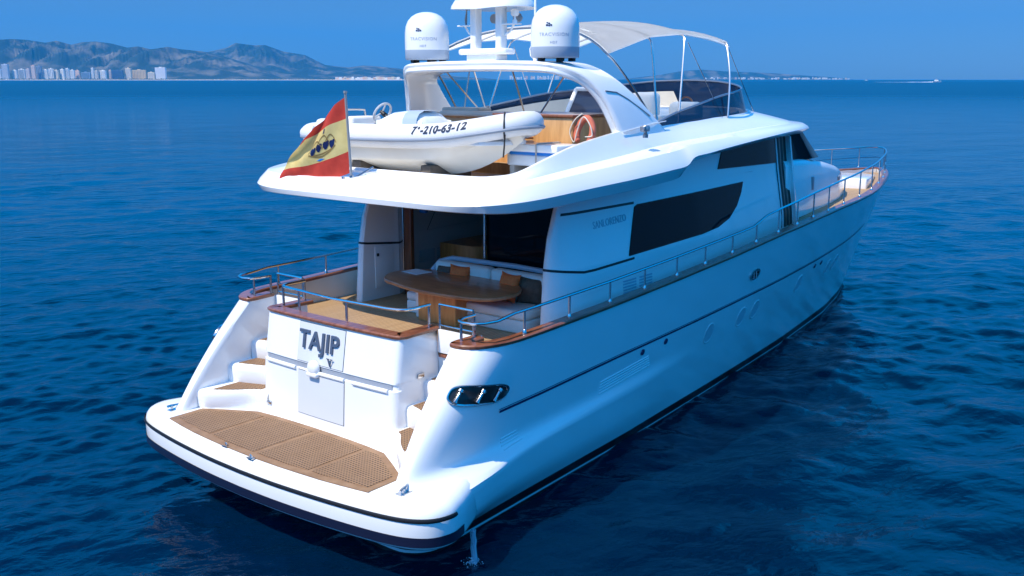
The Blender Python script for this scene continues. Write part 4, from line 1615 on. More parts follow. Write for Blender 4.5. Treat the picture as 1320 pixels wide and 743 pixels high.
for k in range(20):
    a = 2 * math.pi * k / 20
    ring.append((2.86 - .222 * math.cos(a) * .55, -2.06 - .222 * math.cos(a) * .83 + .0, 6.27 + .222 * math.sin(a)))
y0 = -1.86
ys_ = [q[1] for q in reversed(tps)]
mb.tube([(2.66 + .222 * math.cos(a) * .80 * -1, -1.75 - .222 * math.cos(a) * .58, 6.235 + .222 * math.sin(a)) for a in [2 * math.pi * k / 24 for k in range(24)]], .014, 6, closed=True)
mb.tube([(2.53, -1.86, 6.10), (2.56, -1.82, 5.9), (2.62, -1.75, 5.72)], .014, 6)
mb.build('lashing_strap', RUBBER, tube_o)
CHOCK = mottle(mat('chock_brown', (.09, .07, .055), .8), 5, (.075, .06, .045), (.11, .085, .065))
for y in (1.7, -.1):
    mb = MB()
    mb.prism([(2.45, y - .12), (3.55, y - .12), (3.55, y + .12), (2.45, y + .12)], 5.22, lambda x, y_: 5.34 + .30 * abs(x - 3.0))
    ck = mb.build('tender_chock', CHOCK, None, bevel=.02, loc=(3.0, y, 5.22))
    tag(ck, 'low padded chock under the ' + ('stern' if y > 0 else 'bow') + ' half of the white tender', 'boat chock', 'chocks carrying the tender')

# ------------------------------------------------------------------ ensign
ens = thing('ensign', (1.12, .33, 5.22), 'red and yellow ensign with a dark crown, on a staff at the upper deck stern', 'flag')
PB, PT = Vector((1.10, .33, 5.24)), Vector((1.02, .33, 6.77))
mb = MB()
mb.tube([PB, PT], .022, 8)
mb.tube([PT, PT + Vector((0, 0, .04))], .032, 8)
staff = mb.build('flagstaff', GREY, ens)
mb = MB()
mb.tube([PB + Vector((.0, 0, -.02)), PB + Vector((0, 0, .16))], .04, 10)
mb.tube([PB + Vector((0, .02, .1)), PB + Vector((-.12, .10, .0)), PB + Vector((-.10, .10, .14))], .03, 8)
mb.tube([PB + Vector((0, 0, .1)), PB + Vector((.3, -.22, .30))], .014, 6)
mb.build('staff_socket', STEEL, ens)


def flag_pt(u, v):
    """u 0 hoist -> 1 fly, v 0 bottom -> 1 top"""
    top = [(.33, 6.72), (.58, 6.56), (.82, 6.38), (1.04, 6.18), (1.22, 5.95)]
    bot = [(.36, 5.44), (.74, 5.36), (1.12, 5.32), (1.52, 5.24), (1.98, 5.18)]
    xs_ = [0, .25, .5, .75, 1]
    ty, tz = ip(u, xs_, [p[0] for p in top]), ip(u, xs_, [p[1] for p in top])
    by, bz = ip(u, xs_, [p[0] for p in bot]), ip(u, xs_, [p[1] for p in bot])
    w = .034 * u ** .7 * math.sin(7.5 * u + 3.0 * v + .4) + .028 * u ** .5 * math.sin(13 * (u * .8 + v * .7)) + .015 * math.sin(24 * (u - v * .5)) * u + .03 * math.sin(6 * v + 4 * u) * u
    x = 1.08 - .05 * v - .15 * u + w
    sag = .05 * math.sin(math.pi * u) * (1 - v)
    bul = .22 * math.sin(math.pi * v ** .8) * u ** 2.2
    return Vector((x, by + (ty - by) * v + bul, bz + (tz - bz) * v - sag + .02 * math.sin(9 * u) * u))


def vmap(q, u):
    """stripe position q (0..1) -> v; the upper red stripe is gathered towards the fly"""
    k = .17 * u
    return q if q <= .29 else (.29 + (q - .29) * ((.72 + k - .29) / .43) if q <= .72 else .72 + k + (q - .72) * ((1 - .72 - k) / .28))


for q0, q1, m in ((0, .29, RED), (.29, .72, YEL), (.72, 1, RED)):
    mb = MB()
    mb.grid([[flag_pt(u, vmap(q0 + (q1 - q0) * k / 10, u)) for u in np.linspace(0, 1, 41)] for k in range(11)])
    mb.build('flag_cloth', m, ens, smooth=80)
mb = MB()
def flag_blob(pts, both_=True):
    c = []
    for u, v in pts:
        p = flag_pt(u, v)
        du, dv = flag_pt(u + .01, v) - p, flag_pt(u, v + .01) - p
        c.append((p, du.cross(dv).normalized()))
    for sgn in (-1, 1):
        mb.add([p + n_ * .006 * sgn for p, n_ in c], [tuple(range(len(c)))])
cu_, cv_ = .42, .505
for du, dv, r_ in ((-.15, -.012, .058), (-.052, .008, .060), (.052, .008, .060), (.15, -.012, .058)):
    for a, b, k in ((0, 0, 1), (-.022, .03, .6), (.022, .03, .6), (0, -.035, .6)):
        flag_blob([(cu_ + du + a + r_ * k * .72 * math.cos(t), cv_ + dv + b + r_ * k * .85 * math.sin(t)) for t in [2 * math.pi * i / 10 for i in range(10)]])
flag_blob([(cu_ - .012, cv_ + .20), (cu_ + .012, cv_ + .20), (cu_ + .012, cv_ + .27), (cu_ - .012, cv_ + .27)])
mb.build('flag_crown', NAVY, ens, smooth=0)
mb = MB()
flag_blob([(cu_ - .05, cv_ - .19), (cu_ + .03, cv_ - .20), (cu_ + .09, cv_ - .18), (cu_ + .03, cv_ - .165)])
mb.build('flag_crown', BLUE, ens, smooth=0)
mb = MB()
for a0, a1, hgt in ((-.22, .0, .15), (-.11, .11, .19), (.0, .22, .15), (-.21, .21, -.045), (-.20, .20, -.085)):
    pts = [(cu_ + a0 + (a1 - a0) * t, cv_ - (.02 if hgt > 0 else .055) + hgt * math.sin(math.pi * t)) for t in np.linspace(0, 1, 14)]
    for (u0, v0), (u1, v1) in zip(pts[:-1], pts[1:]):
        flag_blob([(u0, v0 - .011), (u1, v1 - .011), (u1, v1 + .011), (u0, v0 + .011)])
mb.build('flag_crown', mat('crown_bronze', (.26, .17, .05), .7), ens, smooth=0)

# ------------------------------------------------------------------ locker box and lifebuoy on the upper deck
bx = thing('deck_locker', (3.75, -1.65, 5.22), 'white storage box with a blue stripe beside the tender bow', 'storage box')
mb = MB()
mb.box((3.32, -2.33, 5.52), (3.9, -1.25, 5.72), .03)
mb.build('box_body', GEL, bx)
mb = MB()
mb.box((3.27, -2.38, 5.765), (3.95, -1.20, 5.90), .03)
mb.build('box_lid', GEL, bx)
mb = MB()
mb.box((3.29, -2.36, 5.718), (3.93, -1.22, 5.768), .004)
mb.build('box_stripe', BLUE, bx)
for y in (-1.35, -1.95):
    mb = MB()
    mb.tube([(3.255, y, 5.55), (3.255, y, 5.9), (3.3, y, 5.915), (3.92, y, 5.915), (3.965, y, 5.9), (3.965, y, 5.55)], .014, 6)
    mb.build('box_strap', TAUPE, bx)
    mb = MB()
    mb.box((3.34, y - .05, 5.22), (3.88, y + .05, 5.53), .01)
    mb.build('box_foot', TAUPE, bx)
lb = thing('lifebuoy', (4.15, -2.38, 5.85), 'orange horseshoe lifebuoy with white rope hung inside the starboard arch leg', 'lifebuoy')
mb = MB()
arc = [(4.10 + .06 * math.sin(a), -2.37 + .165 * math.cos(a), 6.13 + .21 * math.sin(a) - .05 * abs(math.cos(a))) for a in np.linspace(R(-50), R(230), 22)]
mb.tube(arc, [.045] + [.06] * 20 + [.045], 10)
mb.build('buoy_ring', BUOY, lb, smooth=60)
mb = MB()
mb.tube(spline([(4.02, -2.37, 6.42), (4.0, -2.22, 6.30), (4.0, -2.12, 6.10), (4.02, -2.2, 5.92), (4.0, -2.28, 6.12), (4.0, -2.40, 6.36), (4.0, -2.54, 6.24), (4.02, -2.58, 6.05), (4.0, -2.45, 6.02)], 5), .010, 6)
mb.build('grab_line', ROPE, lb)

# ------------------------------------------------------------------ cockpit furniture
tb = thing('cockpit_table', (3.0, -.1, 2.6), 'oval teak dining table in the cockpit', 'table')
mb = MB()
tpoly = spline([(2.30, .62), (2.42, .98), (2.72, 1.26), (3.1, 1.36), (3.42, 1.26), (3.64, .95), (3.70, .3), (3.66, -.5), (3.60, -1.1), (3.42, -1.5), (3.05, -1.74), (2.62, -1.76), (2.30, -1.60), (2.13, -1.1), (2.10, -.3), (2.20, .3), (2.30, .62)], 4)[:-1]
mb.prism(tpoly, 3.265, 3.33)
mb.build('tabletop', TABLEW, tb, bevel=.015)
mb = MB()
mb.box((2.62, -.62, 2.6), (3.35, .32, 3.27), .02)
mb.build('table_pedestal', AMBER, tb)
mb = MB()
mb.box((2.75, .36, 2.6), (3.2, .52, 3.2), .03)
mb.build('table_pedestal', VINYL, tb)
pp = MB().box((3.09, .74, 3.331), (3.47, 1.22, 3.337), rot=Matrix.Rotation(R(-8), 4, 'Z')).build('paper_sheet', PAPER, None, loc=(3.28, .98, 3.33))
tag(pp, 'white sheet of paper lying on the teak table', 'paper')
sf = thing('cockpit_sofa', (3.5, -.5, 2.6), 'white cockpit sofa along the saloon glass behind the teak table', 'sofa')
mb = MB()
mb.box((2.95, -1.98, 2.6), (3.95, .95, 2.84), .03)
mb.build('sofa_base', VINYL, sf)
for y0, y1 in ((-1.97, -.52), (-.50, .94)):
    mb = MB()
    mb.box((2.92, y0, 2.845), (3.72, y1, 3.02), .06)
    mb.build('seat_cushion', VINYL, sf)
for y0, y1 in ((-1.97, -.55), (-.53, .88)):
    mb = MB()
    mb.box((3.66, y0, 2.95), (3.92, y1, 3.52), .08)
    mb.build('back_cushion', VINYL, sf)
mb = MB()
mb.tube([(3.92, -2.05, 3.55), (3.90, -1, 3.58), (3.90, .6, 3.56), (3.84, .88, 3.48), (3.72, .98, 3.3)], .05, 8)
mb.build('back_rail', LGREY, sf)


def cushion(loc, size, rz, tilt, m, label):
    mb_ = MB()
    n_ = 12
    top, bot = [], []
    for i in range(n_ + 1):
        a, b = [], []
        for j in range(n_ + 1):
            u, v = -1 + 2 * i / n_, -1 + 2 * j / n_
            pin = 1 - .10 * (u * u * (1 - v * v) + v * v * (1 - u * u)) + .04 * (abs(u * v)) ** 4
            h_ = .085 * (max(0, (1 - u ** 4) * (1 - v ** 4))) ** .5
            p = Vector((h_, u * size * pin, v * size * pin))
            q = Vector((-h_, u * size * pin, v * size * pin))
            M_ = Matrix.Rotation(rz, 4, 'Z') @ Matrix.Rotation(tilt, 4, 'Y')
            a.append(Vector(loc) + M_ @ p); b.append(Vector(loc) + M_ @ q)
        top.append(a); bot.append(b)
    mb_.grid(top); mb_.grid(bot)
    o = mb_.build('cushion', m, None, smooth=70, loc=(loc[0], loc[1], loc[2] - size))
    return tag(o, label, 'cushion', 'cushions on the cockpit sofa')


cushion((3.60, .16, 3.26), .25, R(6), R(16), ORANGE, 'orange cushion behind the paper end of the table')
cushion((3.50, -1.14, 3.27), .26, R(-10), R(18), ORANGE, 'orange cushion leaning on the dark brown one at the sofa end')
cushion((3.60, -1.58, 3.24), .25, R(12), R(20), BROWN, 'dark brown cushion at the starboard end of the sofa')
cushion((3.64, .58, 3.24), .23, R(-6), R(15), BROWN, 'brown cushion in the far corner of the sofa, half hidden by an orange one')

# ------------------------------------------------------------------ water running from the stern outlet
mb = MB()
rnd = random.Random(3)
for k in range(14):
    a, rr_ = rnd.uniform(0, 6.28), rnd.uniform(0, .045)
    x, y, z = -.10 + rr_ * math.cos(a), -3.40 + rr_ * math.sin(a), .50
    p = [(x, y, z)]
    for q in range(6):
        x += rnd.uniform(-.02, .012); y -= rnd.uniform(.0, .018); z -= rnd.uniform(.07, .10)
        p.append((x, y, z))
    mb.tube(p, [rnd.uniform(.004, .014) for _ in p], 6)
for k in range(170):
    a, r_ = rnd.uniform(0, 6.28), abs(rnd.gauss(0, .075))
    c = Vector((-.20 + r_ * math.cos(a), -3.48 + r_ * math.sin(a), abs(rnd.gauss(0, .05)) - .015))
    d = rnd.uniform(.006, .020) * math.exp(-r_ * 2)
    mb.add([c + Vector(p) * d for p in ((1, 0, 0), (-1, 0, 0), (0, 1, 0), (0, -1, 0), (0, 0, 1), (0, 0, -1))], [(0, 2, 4), (2, 1, 4), (1, 3, 4), (3, 0, 4), (2, 0, 5), (1, 2, 5), (3, 1, 5), (0, 3, 5)])
splash = mb.build('bilge_water', mat('splash_water', (.60, .72, .80), .2, alpha=.55), None, smooth=60, loc=(-.2, -3.5, 0))
tag(splash, 'thin stream of bilge water splashing into the sea at the stern corner', 'water stream', kind='stuff')

# ================================================================== SEA
def sea_mesh():
    ang0 = HEAD
    fine = np.radians(np.concatenate([np.arange(-180, -50, 3.0), np.linspace(-50, 50, 1150), np.arange(53, 181, 3.0)]))
    az = ang0 - fine
    dep = np.concatenate([np.linspace(R(60), R(34), 26)[:-1], np.linspace(R(34), R(1.2), 620), np.geomspace(R(1.15), math.atan2(7, 13500), 60)])
    r = 7.0 / np.tan(dep)
    A, Rr = np.meshgrid(az, r)
    X = CAM.x + Rr * np.cos(A)
    Y = CAM.y + Rr * np.sin(A)
    dr = np.abs(np.gradient(r))[:, None] * np.ones_like(A)
    Z = np.zeros_like(X)
    rng = np.random.default_rng(11)
    wind = HEAD + R(200)
    n = 170
    lam = np.exp(rng.uniform(np.log(.38), np.log(7.0), n))
    th = wind + rng.normal(0, R(46), n)
    ph = rng.uniform(0, 2 * np.pi, n)
    # calmer water under the lee of the boat
    lee = np.exp(-(((X - 6) / 16) ** 2 + ((Y + 9) / 7.5) ** 2))
    gust = .75 + .35 * np.sin(X * .11 + 1.3 * np.sin(Y * .07)) * np.sin(Y * .09 + X * .031 + 2)
    for i in range(n):
        k = 2 * np.pi / lam[i]
        slope = .026 if lam[i] < 1.4 else (.016 if lam[i] < 3.5 else .009)
        amp = slope / k
        filt = 1 / (1 + (dr * 3.2 / lam[i]) ** 6)
        short = 1 / (1 + (lam[i] / 1.6) ** 3)
        loc = filt * (1 - lee * .78 * short + lee * .9 * (1 - short)) * gust
        psi = k * (X * np.cos(th[i]) + Y * np.sin(th[i])) + ph[i]
        Z += amp * loc * (np.cos(psi) + .22 * np.cos(2 * psi))
    # wavelets creeping up on the waterline stay low against the hull
    nr, nc = X.shape
    V = np.stack([X, Y, Z], -1).reshape(-1, 3).astype(np.float32)
    idx = np.arange(nr * nc, dtype=np.int32).reshape(nr, nc)
    a, b, c, d = idx[:-1, :-1], idx[:-1, 1:], idx[1:, 1:], idx[1:, :-1]
    F = np.stack([a, d, c, b], -1).reshape(-1, 4)
    me = bpy.data.meshes.new('sea')
    me.vertices.add(len(V)); me.vertices.foreach_set('co', V.ravel())
    me.loops.add(F.size); me.loops.foreach_set('vertex_index', F.ravel())
    me.polygons.add(len(F))
    me.polygons.foreach_set('loop_start', np.arange(0, F.size, 4, dtype=np.int32))
    me.polygons.foreach_set('use_smooth', np.ones(len(F), bool))
    me.update(calc_edges=True)
    me.validate()
    if me.polygons[0].normal.z < 0: me.flip_normals()
    return me


WATER = mat('sea_water', (.002, .045, .19), .06, ior=1.333)
n, l, p = nt(WATER)
tc = n.new('ShaderNodeTexCoord')
mp = n.new('ShaderNodeMapping')
mp.vector_type = 'TEXTURE'
mp.inputs['Rotation'].default_value = (0, 0, HEAD + R(200))
mp.inputs['Scale'].default_value = (1.0, 1.7, 1.0)
l.new(tc.outputs['Object'], mp.inputs['Vector'])
h_prev = None
for sc_, am in ((.07, .40), (.30, .15), (1.0, .10), (2.6, .055), (7.0, .016), (22.0, .0028)):
    no = n.new('ShaderNodeTexNoise')
    no.inputs['Scale'].default_value = sc_
    no.inputs['Detail'].default_value = 3
    no.inputs['Distortion'].default_value = .6
    l.new(mp.outputs[0], no.inputs['Vector'])
    mu = n.new('ShaderNodeMath'); mu.operation = 'MULTIPLY'; mu.inputs[1].default_value = am
    l.new(no.outputs['Fac'], mu.inputs[0])
    if h_prev is None: h_prev = mu
    else:
        ad = n.new('ShaderNodeMath'); ad.operation = 'ADD'
        l.new(h_prev.outputs[0], ad.inputs[0]); l.new(mu.outputs[0], ad.inputs[1]); h_prev = ad
bp = n.new('ShaderNodeBump')
bp.inputs['Distance'].default_value = 1.0
gn = n.new('ShaderNodeTexNoise'); gn.inputs['Scale'].default_value = .13; gn.inputs['Detail'].default_value = 3
l.new(mp.outputs[0], gn.inputs['Vector'])
gm = n.new('ShaderNodeMapRange')
gm.inputs['From Min'].default_value = .36; gm.inputs['From Max'].default_value = .64
gm.inputs['To Min'].default_value = .35; gm.inputs['To Max'].default_value = 1.0
l.new(gn.outputs['Fac'], gm.inputs['Value'])
l.new(gm.outputs[0], bp.inputs['Strength'])
l.new(h_prev.outputs[0], bp.inputs['Height'])
l.new(bp.outputs[0], p.inputs['Normal'])
# wind-roughened away from the sheltered water around the boat
ln = n.new('ShaderNodeVectorMath'); ln.operation = 'LENGTH'
l.new(tc.outputs['Object'], ln.inputs[0])
mr = n.new('ShaderNodeMapRange')
mr.inputs['From Min'].default_value = 25; mr.inputs['From Max'].default_value = 500
mr.inputs['To Min'].default_value = .07; mr.inputs['To Max'].default_value = .31
l.new(ln.outputs['Value'], mr.inputs['Value'])
l.new(mr.outputs[0], p.inputs['Roughness'])
p.inputs['Specular IOR Level'].default_value = .32
# slow drift of the water colour, greener and bluer patches
no = n.new('ShaderNodeTexNoise'); no.inputs['Scale'].default_value = .05; no.inputs['Detail'].default_value = 4
l.new(mp.outputs[0], no.inputs['Vector'])
cr = n.new('ShaderNodeValToRGB')
cr.color_ramp.elements[0].position, cr.color_ramp.elements[1].position = .35, .68
cr.color_ramp.elements[0].color = (.0001, .0075, .025, 1)
cr.color_ramp.elements[1].color = (.0001, .0115, .038, 1)
l.new(no.outputs['Fac'], cr.inputs[0])
l.new(cr.outputs[0], p.inputs['Base Color'])
sea = bpy.data.objects.new('sea', sea_mesh())
sea.data.materials.append(WATER)
COL.objects.link(sea)
tag(sea, 'deep blue sea with small wind waves', 'sea', kind='structure')

# ================================================================== COAST, HILLS, TOWNS
fwd_h = Vector((math.cos(HEAD), math.sin(HEAD), 0))
rgt_h = Vector((math.sin(HEAD), -math.cos(HEAD), 0))


def bearing(u, dist):
    """ground point in the compass direction that a photo column stands for, dist metres ahead"""
    d = fwd_h + rgt_h * ((u - 660) / 1280 / math.cos(PITCH) * 1.0) * (math.cos(PITCH) ** 1)
    # near the horizon a column's bearing is tan = (u-660)/1280 * cos(pitch) corrected for the tilt
    k = (u - 660) / 1280 * (math.cos(PITCH))
    d = fwd_h + rgt_h * ((u - 660) / (1280 * (math.cos(PITCH) + math.sin(PITCH) * 269.2 / 1280)))
    return Vector((CAM.x, CAM.y, 0)) + d * dist


HILLM = mat('hill_scrub', (.10, .11, .06), .9)
mottle(HILLM, .005, (.010, .026, .016), (.19, .16, .11), detail=10, lo=.46, hi=.70)


def hills(name, ridge, dist, depth_front, depth_back, seed, label, base=0):
    rng = np.random.default_rng(seed)
    us = np.linspace(ridge[0][0], ridge[-1][0], 420)
    hpx = np.interp(us, [a for a, b in ridge], [b for a, b in ridge])
    # octaves of value noise for gullies
    def vnoise(x, f_):
        t = np.arange(-5, 4000)
        vals = np.random.default_rng(int(f_ * 1000) + seed).uniform(-1, 1, 4005)
        return np.interp(x * f_, t, vals)
    rows_ = []
    nd = 46
    for j in range(nd):
        t = j / (nd - 1)
        d = dist - depth_front + (depth_front + depth_back) * t
        tr = depth_front / (depth_front + depth_back)
        s_ = (t / tr) if t < tr else max(0, 1 - (t - tr) / (1 - tr))
        shape = math.sin(min(s_, 1) * math.pi / 2) ** 1.3
        row = []
        for i, u in enumerate(us):
            H = hpx[i] / 1280 * dist
            g = 0
            for o_, f_ in enumerate((.035, .09, .22, .5)):
                g += vnoise(u + 40 * math.sin(t * 5 + o_) + 14 * t * (o_ - 1), f_) * .5 ** o_
            k = shape * (1 + .30 * g * (1 - abs(2 * s_ - 1) ** 2) * (t < tr)) if s_ < .97 else 1.0
            p_ = bearing(u, d)
            row.append((p_.x, p_.y, max(base, H * min(k, 1.0) * (d / dist if t < tr else 1)) - (3 if t in (0, 1) else 0)))
        rows_.append(row)
    mb_ = MB()
    mb_.grid(rows_)
    o = mb_.build(name, HILLM, None, smooth=25, loc=bearing(us[len(us) // 2], dist))
    return tag(o, label, 'hills', kind='structure')


hr = 102.3
near_ridge = [(-60, hr - 54), (-20, hr - 55), (0, hr - 53), (20, hr - 52), (39, hr - 53), (63, hr - 56.5), (77, hr - 54), (96, hr - 59), (110, hr - 55.8), (128, hr - 55), (148, hr - 57.6), (167, hr - 62.5), (181, hr - 61), (197, hr - 64.5), (219, hr - 61.5), (236, hr - 64.5), (262, hr - 67), (290, hr - 73), (320, hr - 82), (350, hr - 93), (365, hr - 101)]
far_ridge = [(190, hr - 76), (240, hr - 66), (270, hr - 68), (294, hr - 63), (306, hr - 57), (331, hr - 60), (344, hr - 59.5), (367, hr - 67.5), (394, hr - 71.6), (420, hr - 84), (449, hr - 87), (469, hr - 84.5), (490, hr - 86), (512, hr - 88), (545, hr - 93), (590, hr - 98), (640, hr - 101.5)]
hills('hills', near_ridge, 8300, 1200, 700, 3, 'blue hazy scrub hills behind the high-rise coast')
hills('hills', far_ridge, 10200, 1500, 900, 5, 'higher hazy mountain ridge behind the nearer hills')
cape = [(800, 0.5), (850, 6), (880, 11), (905, 12.5), (935, 10.5), (1000, 8), (1040, 5), (1075, 3), (1100, .5)]
hills('hills', cape, 11800, 500, 400, 9, 'faint low headland on the horizon behind the flybridge')
SAND = mottle(mat('beach_sand', (.55, .50, .42), .9), .01, (.50, .45, .37), (.60, .55, .47))
mb = MB()
rows_ = []
for d, z in ((6930, -1.5), (6950, 1.0), (7000, 3.5), (7160, 5.0)):
    rows_.append([tuple(bearing(u, d) + Vector((0, 0, z))) for u in np.linspace(-80, 560, 60)])
mb.grid(rows_)
mb.add([tuple(bearing(u, d) + Vector((0, 0, 4.9))) for u, d in ((-80, 7155), (560, 7155), (560, 8800), (-80, 7300))], [(0, 1, 2, 3)])
tag(mb.build('beach', SAND, None, smooth=30, loc=bearing(240, 6950)), 'pale sandy beach along the far shore', 'beach', kind='structure')
# dark belt of palms and shrubs behind the sand
mb = MB()
rnd = random.Random(5)
for k in range(520):
    p_ = bearing(rnd.uniform(-10, 430), rnd.uniform(7030, 7070))
    r_ = rnd.uniform(5, 10)
    mb.add([p_ + Vector((r_ * a, r_ * b, 4.5 + r_ * c * .8)) for a, b, c in ((1, 0, .3), (-.5, .87, .2), (-.5, -.87, .4), (0, 0, 1.1), (0, 0, -.2))], [(0, 1, 3), (1, 2, 3), (2, 0, 3), (0, 1, 4), (1, 2, 4), (2, 0, 4)])
tag(mb.build('shore_greenery', mottle(mat('shore_green', (.05, .07, .03), .9), .05, (.04, .06, .025), (.08, .10, .05)), None, smooth=0, loc=bearing(210, 7050)), 'dark belt of trees along the beach front', 'trees', kind='stuff')

# apartment blocks on the shore: (left column, right column, height px, wall colour, window colour, style, label)
WHITE_, CRM, PEA, GRY, BLU = (.85, .82, .76), (.80, .66, .44), (.80, .50, .32), (.42, .42, .42), (.10, .14, .20)
TOWN = [
    (-2, 3, 14, WHITE_, GRY, 'h', 'narrow white block at the far left edge of the shore'),
    (3.2, 15.2, 19.5, (.5, .53, .58), BLU, 'v', 'tall grey tower, the leftmost high one on the shore'),
    (16.5, 24, 12.5, WHITE_, GRY, 'h', 'low white block just right of the tall grey tower'),
    (24.5, 33.5, 13.5, WHITE_, BLU, 'h', 'white block left of the pinkish block'),
    (34, 41, 14, (.60, .47, .42), GRY, 'h', 'pinkish block against the left side of the peach tower'),
    (41.3, 47.5, 18, PEA, GRY, 'h', 'tall peach tower joined to a dark one'),
    (47.7, 54.5, 17.3, (.22, .25, .32), BLU, 'v', 'dark blue-grey tower joined to the peach one'),
    (56, 63, 13, WHITE_, GRY, 'h', 'white block right of the dark blue-grey tower'),
    (63.3, 70, 14.2, WHITE_, BLU, 'v', 'white block with upright dark window strips'),
    (70.5, 78, 12.5, CRM, GRY, 'h', 'cream block in the row of white ones'),
    (78.3, 85, 13.6, WHITE_, GRY, 'v', 'pale block right of the cream one, with upright strips'),
    (85.4, 91, 14.4, WHITE_, BLU, 'h', 'highest of the pale blocks in the middle of the row'),
    (91.3, 96, 12.6, WHITE_, GRY, 'h', 'white block left of the narrow peach one'),
    (97.5, 105, 12, PEA, GRY, 'v', 'narrow peach block beside the low blue-grey one'),
    (105.5, 118, 9.8, (.25, .33, .42), BLU, 'h', 'low wide blue-grey block'),
    (118.2, 122, 15, WHITE_, GRY, 'h', 'slim white tower rising behind the low blue-grey block'),
    (122.3, 128.3, 12, (.55, .50, .42), GRY, 'h', 'beige block right of the slim white tower'),
    (129, 138, 12, WHITE_, BLU, 'v', 'white block left of the dark glass block'),
    (141, 144.5, 12.4, PEA, GRY, 'h', 'thin peach end wall of the dark glass block'),
    (144.6, 162, 12, (.06, .09, .16), (.03, .05, .10), 'h', 'wide dark glass block'),
    (162.3, 170, 14.8, CRM, GRY, 'h', 'tall cream block right of the dark glass block'),
    (171, 188.5, 12.6, (.64, .48, .24), (.35, .25, .14), 'v', 'wide yellow block with upright stripes'),
    (191, 199, 9.8, CRM, GRY, 'h', 'low cream block left of the big white one'),
    (200.5, 219, 15.6, (.70, .70, .72), (.36, .40, .50), 'v', 'big white block with upright stripes, the rightmost high one'),
]
mats_cache = {}
def cmat(c):
    if c not in mats_cache: mats_cache[c] = mottle(mat('facade_' + str(len(mats_cache)), c, .7), .05, tuple(x * .94 for x in c), c)
    return mats_cache[c]
rnd = random.Random(9)
for k_, (u0, u1, hp, wc_, gc_, style, label) in enumerate(TOWN):
    if k_ + 1 < len(TOWN): u1 = min(TOWN[k_ + 1][0] - .15, u1 + 2.2)
    D = 7080 + rnd.uniform(0, 60)
    a, b = bearing(u0, D), bearing(u1, D)
    H = hp / 1280 * D
    ax_ = (b - a); W_ = ax_.length; ax_.normalize()
    turn = R(rnd.uniform(12, 38))
    ax_ = Matrix.Rotation(-turn, 3, 'Z') @ ax_
    W_ = max(4.0, (W_ - 12 * math.sin(turn)) / math.cos(turn))
    dp = Vector((-ax_.y, ax_.x, 0))
    if dp.dot(fwd_h) < 0: dp = -dp
    th_ = 12
    mb = MB()
    P = lambda x, d, z: a + ax_ * x + dp * d + Vector((0, 0, z))
    def blk(x0, x1, d0, d1, z0, z1, mi):
        v = [P(x, d, z) for z in (z0, z1) for x, d in ((x0, d0), (x1, d0), (x1, d1), (x0, d1))]
        mb.add(v, [(0, 1, 2, 3), (4, 5, 6, 7), (0, 1, 5, 4), (1, 2, 6, 5), (2, 3, 7, 6), (3, 0, 4, 7)], mi)
    blk(0, W_, 0, th_, 4, H, 0)
    blk(W_ * .35, W_ * .6, 4, th_ - 4, H, H + 4.5, 0)
    if style == 'h':
        nf = max(5, int((H - 8) / 4.2))
        for k in range(nf):
            z0 = 9 + (H - 11) * k / nf
            blk(W_ * .06, W_ * .94, -.6, .2, z0, z0 + (H - 11) / nf * .5, 1)
    else:
        nc_ = max(3, int(W_ / 11))
        for k in range(nc_):
            x0 = W_ * (k + .28) / nc_
            nf = max(4, int(H / 9))
            for q in range(nf):
                blk(x0, x0 + W_ / nc_ * .42, -.6, .2, 8 + (H - 11) * q / nf, 8 + (H - 11) * (q + .86) / nf, 1)
    o = mb.build('apartment_block', [cmat(wc_), cmat(gc_)], None, smooth=0, loc=a + Vector((0, 0, 4)))
    tag(o, label, 'apartment block', 'apartment blocks along the shore')


def far_town(name, u0, u1, D, n_, hmax, seed, label):
    rnd_ = random.Random(seed)
    mb_ = MB()
    for k in range(n_):
        u = rnd_.uniform(u0, u1)
        a_ = bearing(u, D + rnd_.uniform(0, 120))
        w_ = rnd_.uniform(8, 26)
        h_ = rnd_.uniform(.35, 1) * hmax
        v = [a_ + rgt_h * x + fwd_h * d + Vector((0, 0, z)) for z in (3, h_) for x, d in ((0, 0), (w_, 0), (w_, 14), (0, 14))]
        mb_.add(v, [(0, 1, 2, 3), (4, 5, 6, 7), (0, 1, 5, 4), (1, 2, 6, 5), (2, 3, 7, 6), (3, 0, 4, 7)], rnd_.choice((0, 0, 0, 1, 2)))
    o = mb_.build(name, [cmat(WHITE_), cmat(CRM), cmat(PEA)], None, smooth=0, loc=bearing((u0 + u1) / 2, D))
    return tag(o, label, 'town', kind='stuff')


far_town('far_town', 432, 515, 7500, 90, 26, 2, 'low white seaside town below the mountain slope')
far_town('far_town', 655, 745, 11200, 60, 46, 4, 'faint white town on the horizon seen through the radar arch')
far_town('far_town', 905, 1094, 11300, 110, 30, 6, 'faint white houses along the foot of the low headland')

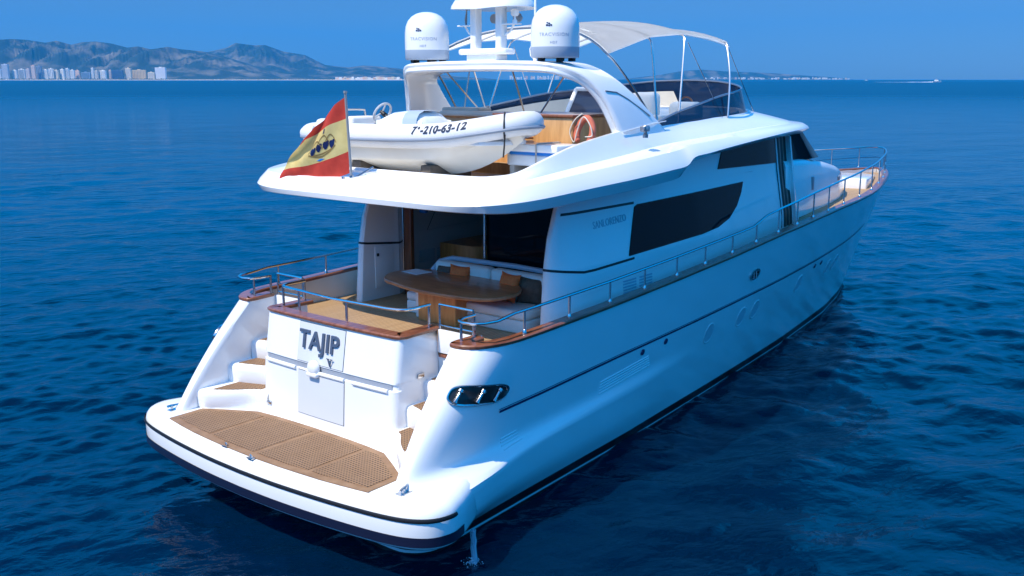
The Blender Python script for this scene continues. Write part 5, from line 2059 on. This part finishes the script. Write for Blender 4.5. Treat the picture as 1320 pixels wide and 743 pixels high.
# ------------------------------------------------------------------ distant motor boats
def far_boat(u, D, L, label, wake):
    c = bearing(u, D)
    t = thing('motor_boat', c, label, 'boat', 'boats far out on the horizon')
    q = lambda a, b, z: c + rgt_h * a + fwd_h * b + Vector((0, 0, z))
    mb_ = MB()
    w_ = L * .16
    secs = []
    for a, k, zt in ((-.5, .9, .12), (-.2, 1, .13), (.15, .95, .15), (.38, .55, .18), (.52, .05, .21)):
        secs.append([q(a * L, -w_ * k, zt * L), q(a * L, -w_ * k * .6, -.03 * L), q(a * L, w_ * k * .6, -.03 * L), q(a * L, w_ * k, zt * L)])
    mb_.grid(secs, closed=True, cap=True)
    mb_.build('hull', GEL, t, smooth=30)
    mb_ = MB()
    secs = [[q(a * L, -w_ * .7, .12 * L), q(a2 * L, -w_ * .55, .30 * L), q(a2 * L, w_ * .55, .30 * L), q(a * L, w_ * .7, .12 * L)] for a, a2 in ((-.28, -.24), (.18, .08))]
    mb_.grid(secs, cap=True)
    mb_.build('cabin', GELG, t, smooth=0)
    mb_ = MB()
    mb_.tube([q(-.05 * L, 0, .3 * L), q(-.08 * L, 0, .5 * L)], .02 * L, 6)
    mb_.build('mast', GREY, t)
    if wake:
        mb_ = MB()
        rnd_ = random.Random(4)
        for k in range(90):
            a = -.5 * L - (k / 90) ** 1.3 * 7.0 * L
            p_ = q(a, rnd_.uniform(-.5, .5) * w_ * (1 + k / 60), 0)
            r_ = rnd_.uniform(.6, 1.6) * (1.1 - k / 110)
            mb_.add([p_ + Vector((r_ * x, r_ * y, max(.0, z) * r_ * 1.1 + .1)) for x, y, z in ((1, 0, 0), (0, 1, 0), (-1, 0, 0), (0, -1, 0), (0, 0, 1))], [(0, 1, 4), (1, 2, 4), (2, 3, 4), (3, 0, 4)])
        o = mb_.build('boat_wake', mat('wake_foam', (.75, .8, .85), .9), None, smooth=60, loc=c)
        tag(o, 'white foaming wake behind the distant speeding boat', 'wake', kind='stuff')


far_boat(1208, 2300, 19, 'small white motor boat speeding on the horizon, trailing a wake', True)
far_boat(1117, 4200, 14, 'tiny pale boat on the horizon between the yacht and the speeding boat', False)

# ================================================================== HAZE
mb = MB()
mb.box((-15500, -15500, -3.0), (15500, 15500, 900))
HZ = bpy.data.materials.new('haze_air')
HZ.use_nodes = True
hn, hl = HZ.node_tree.nodes, HZ.node_tree.links
hn.clear()
ho = hn.new('ShaderNodeOutputMaterial')
pv = hn.new('ShaderNodeVolumePrincipled')
pv.inputs['Color'].default_value = (.012, .46, 1.0, 1)
pv.inputs['Density'].default_value = 6.0e-5
pv.inputs['Anisotropy'].default_value = 0.0
hl.new(pv.outputs[0], ho.inputs['Volume'])
hz = mb.build('haze', HZ, None, smooth=0)
tag(hz, 'thin blue haze over the sea', 'haze', kind='stuff')
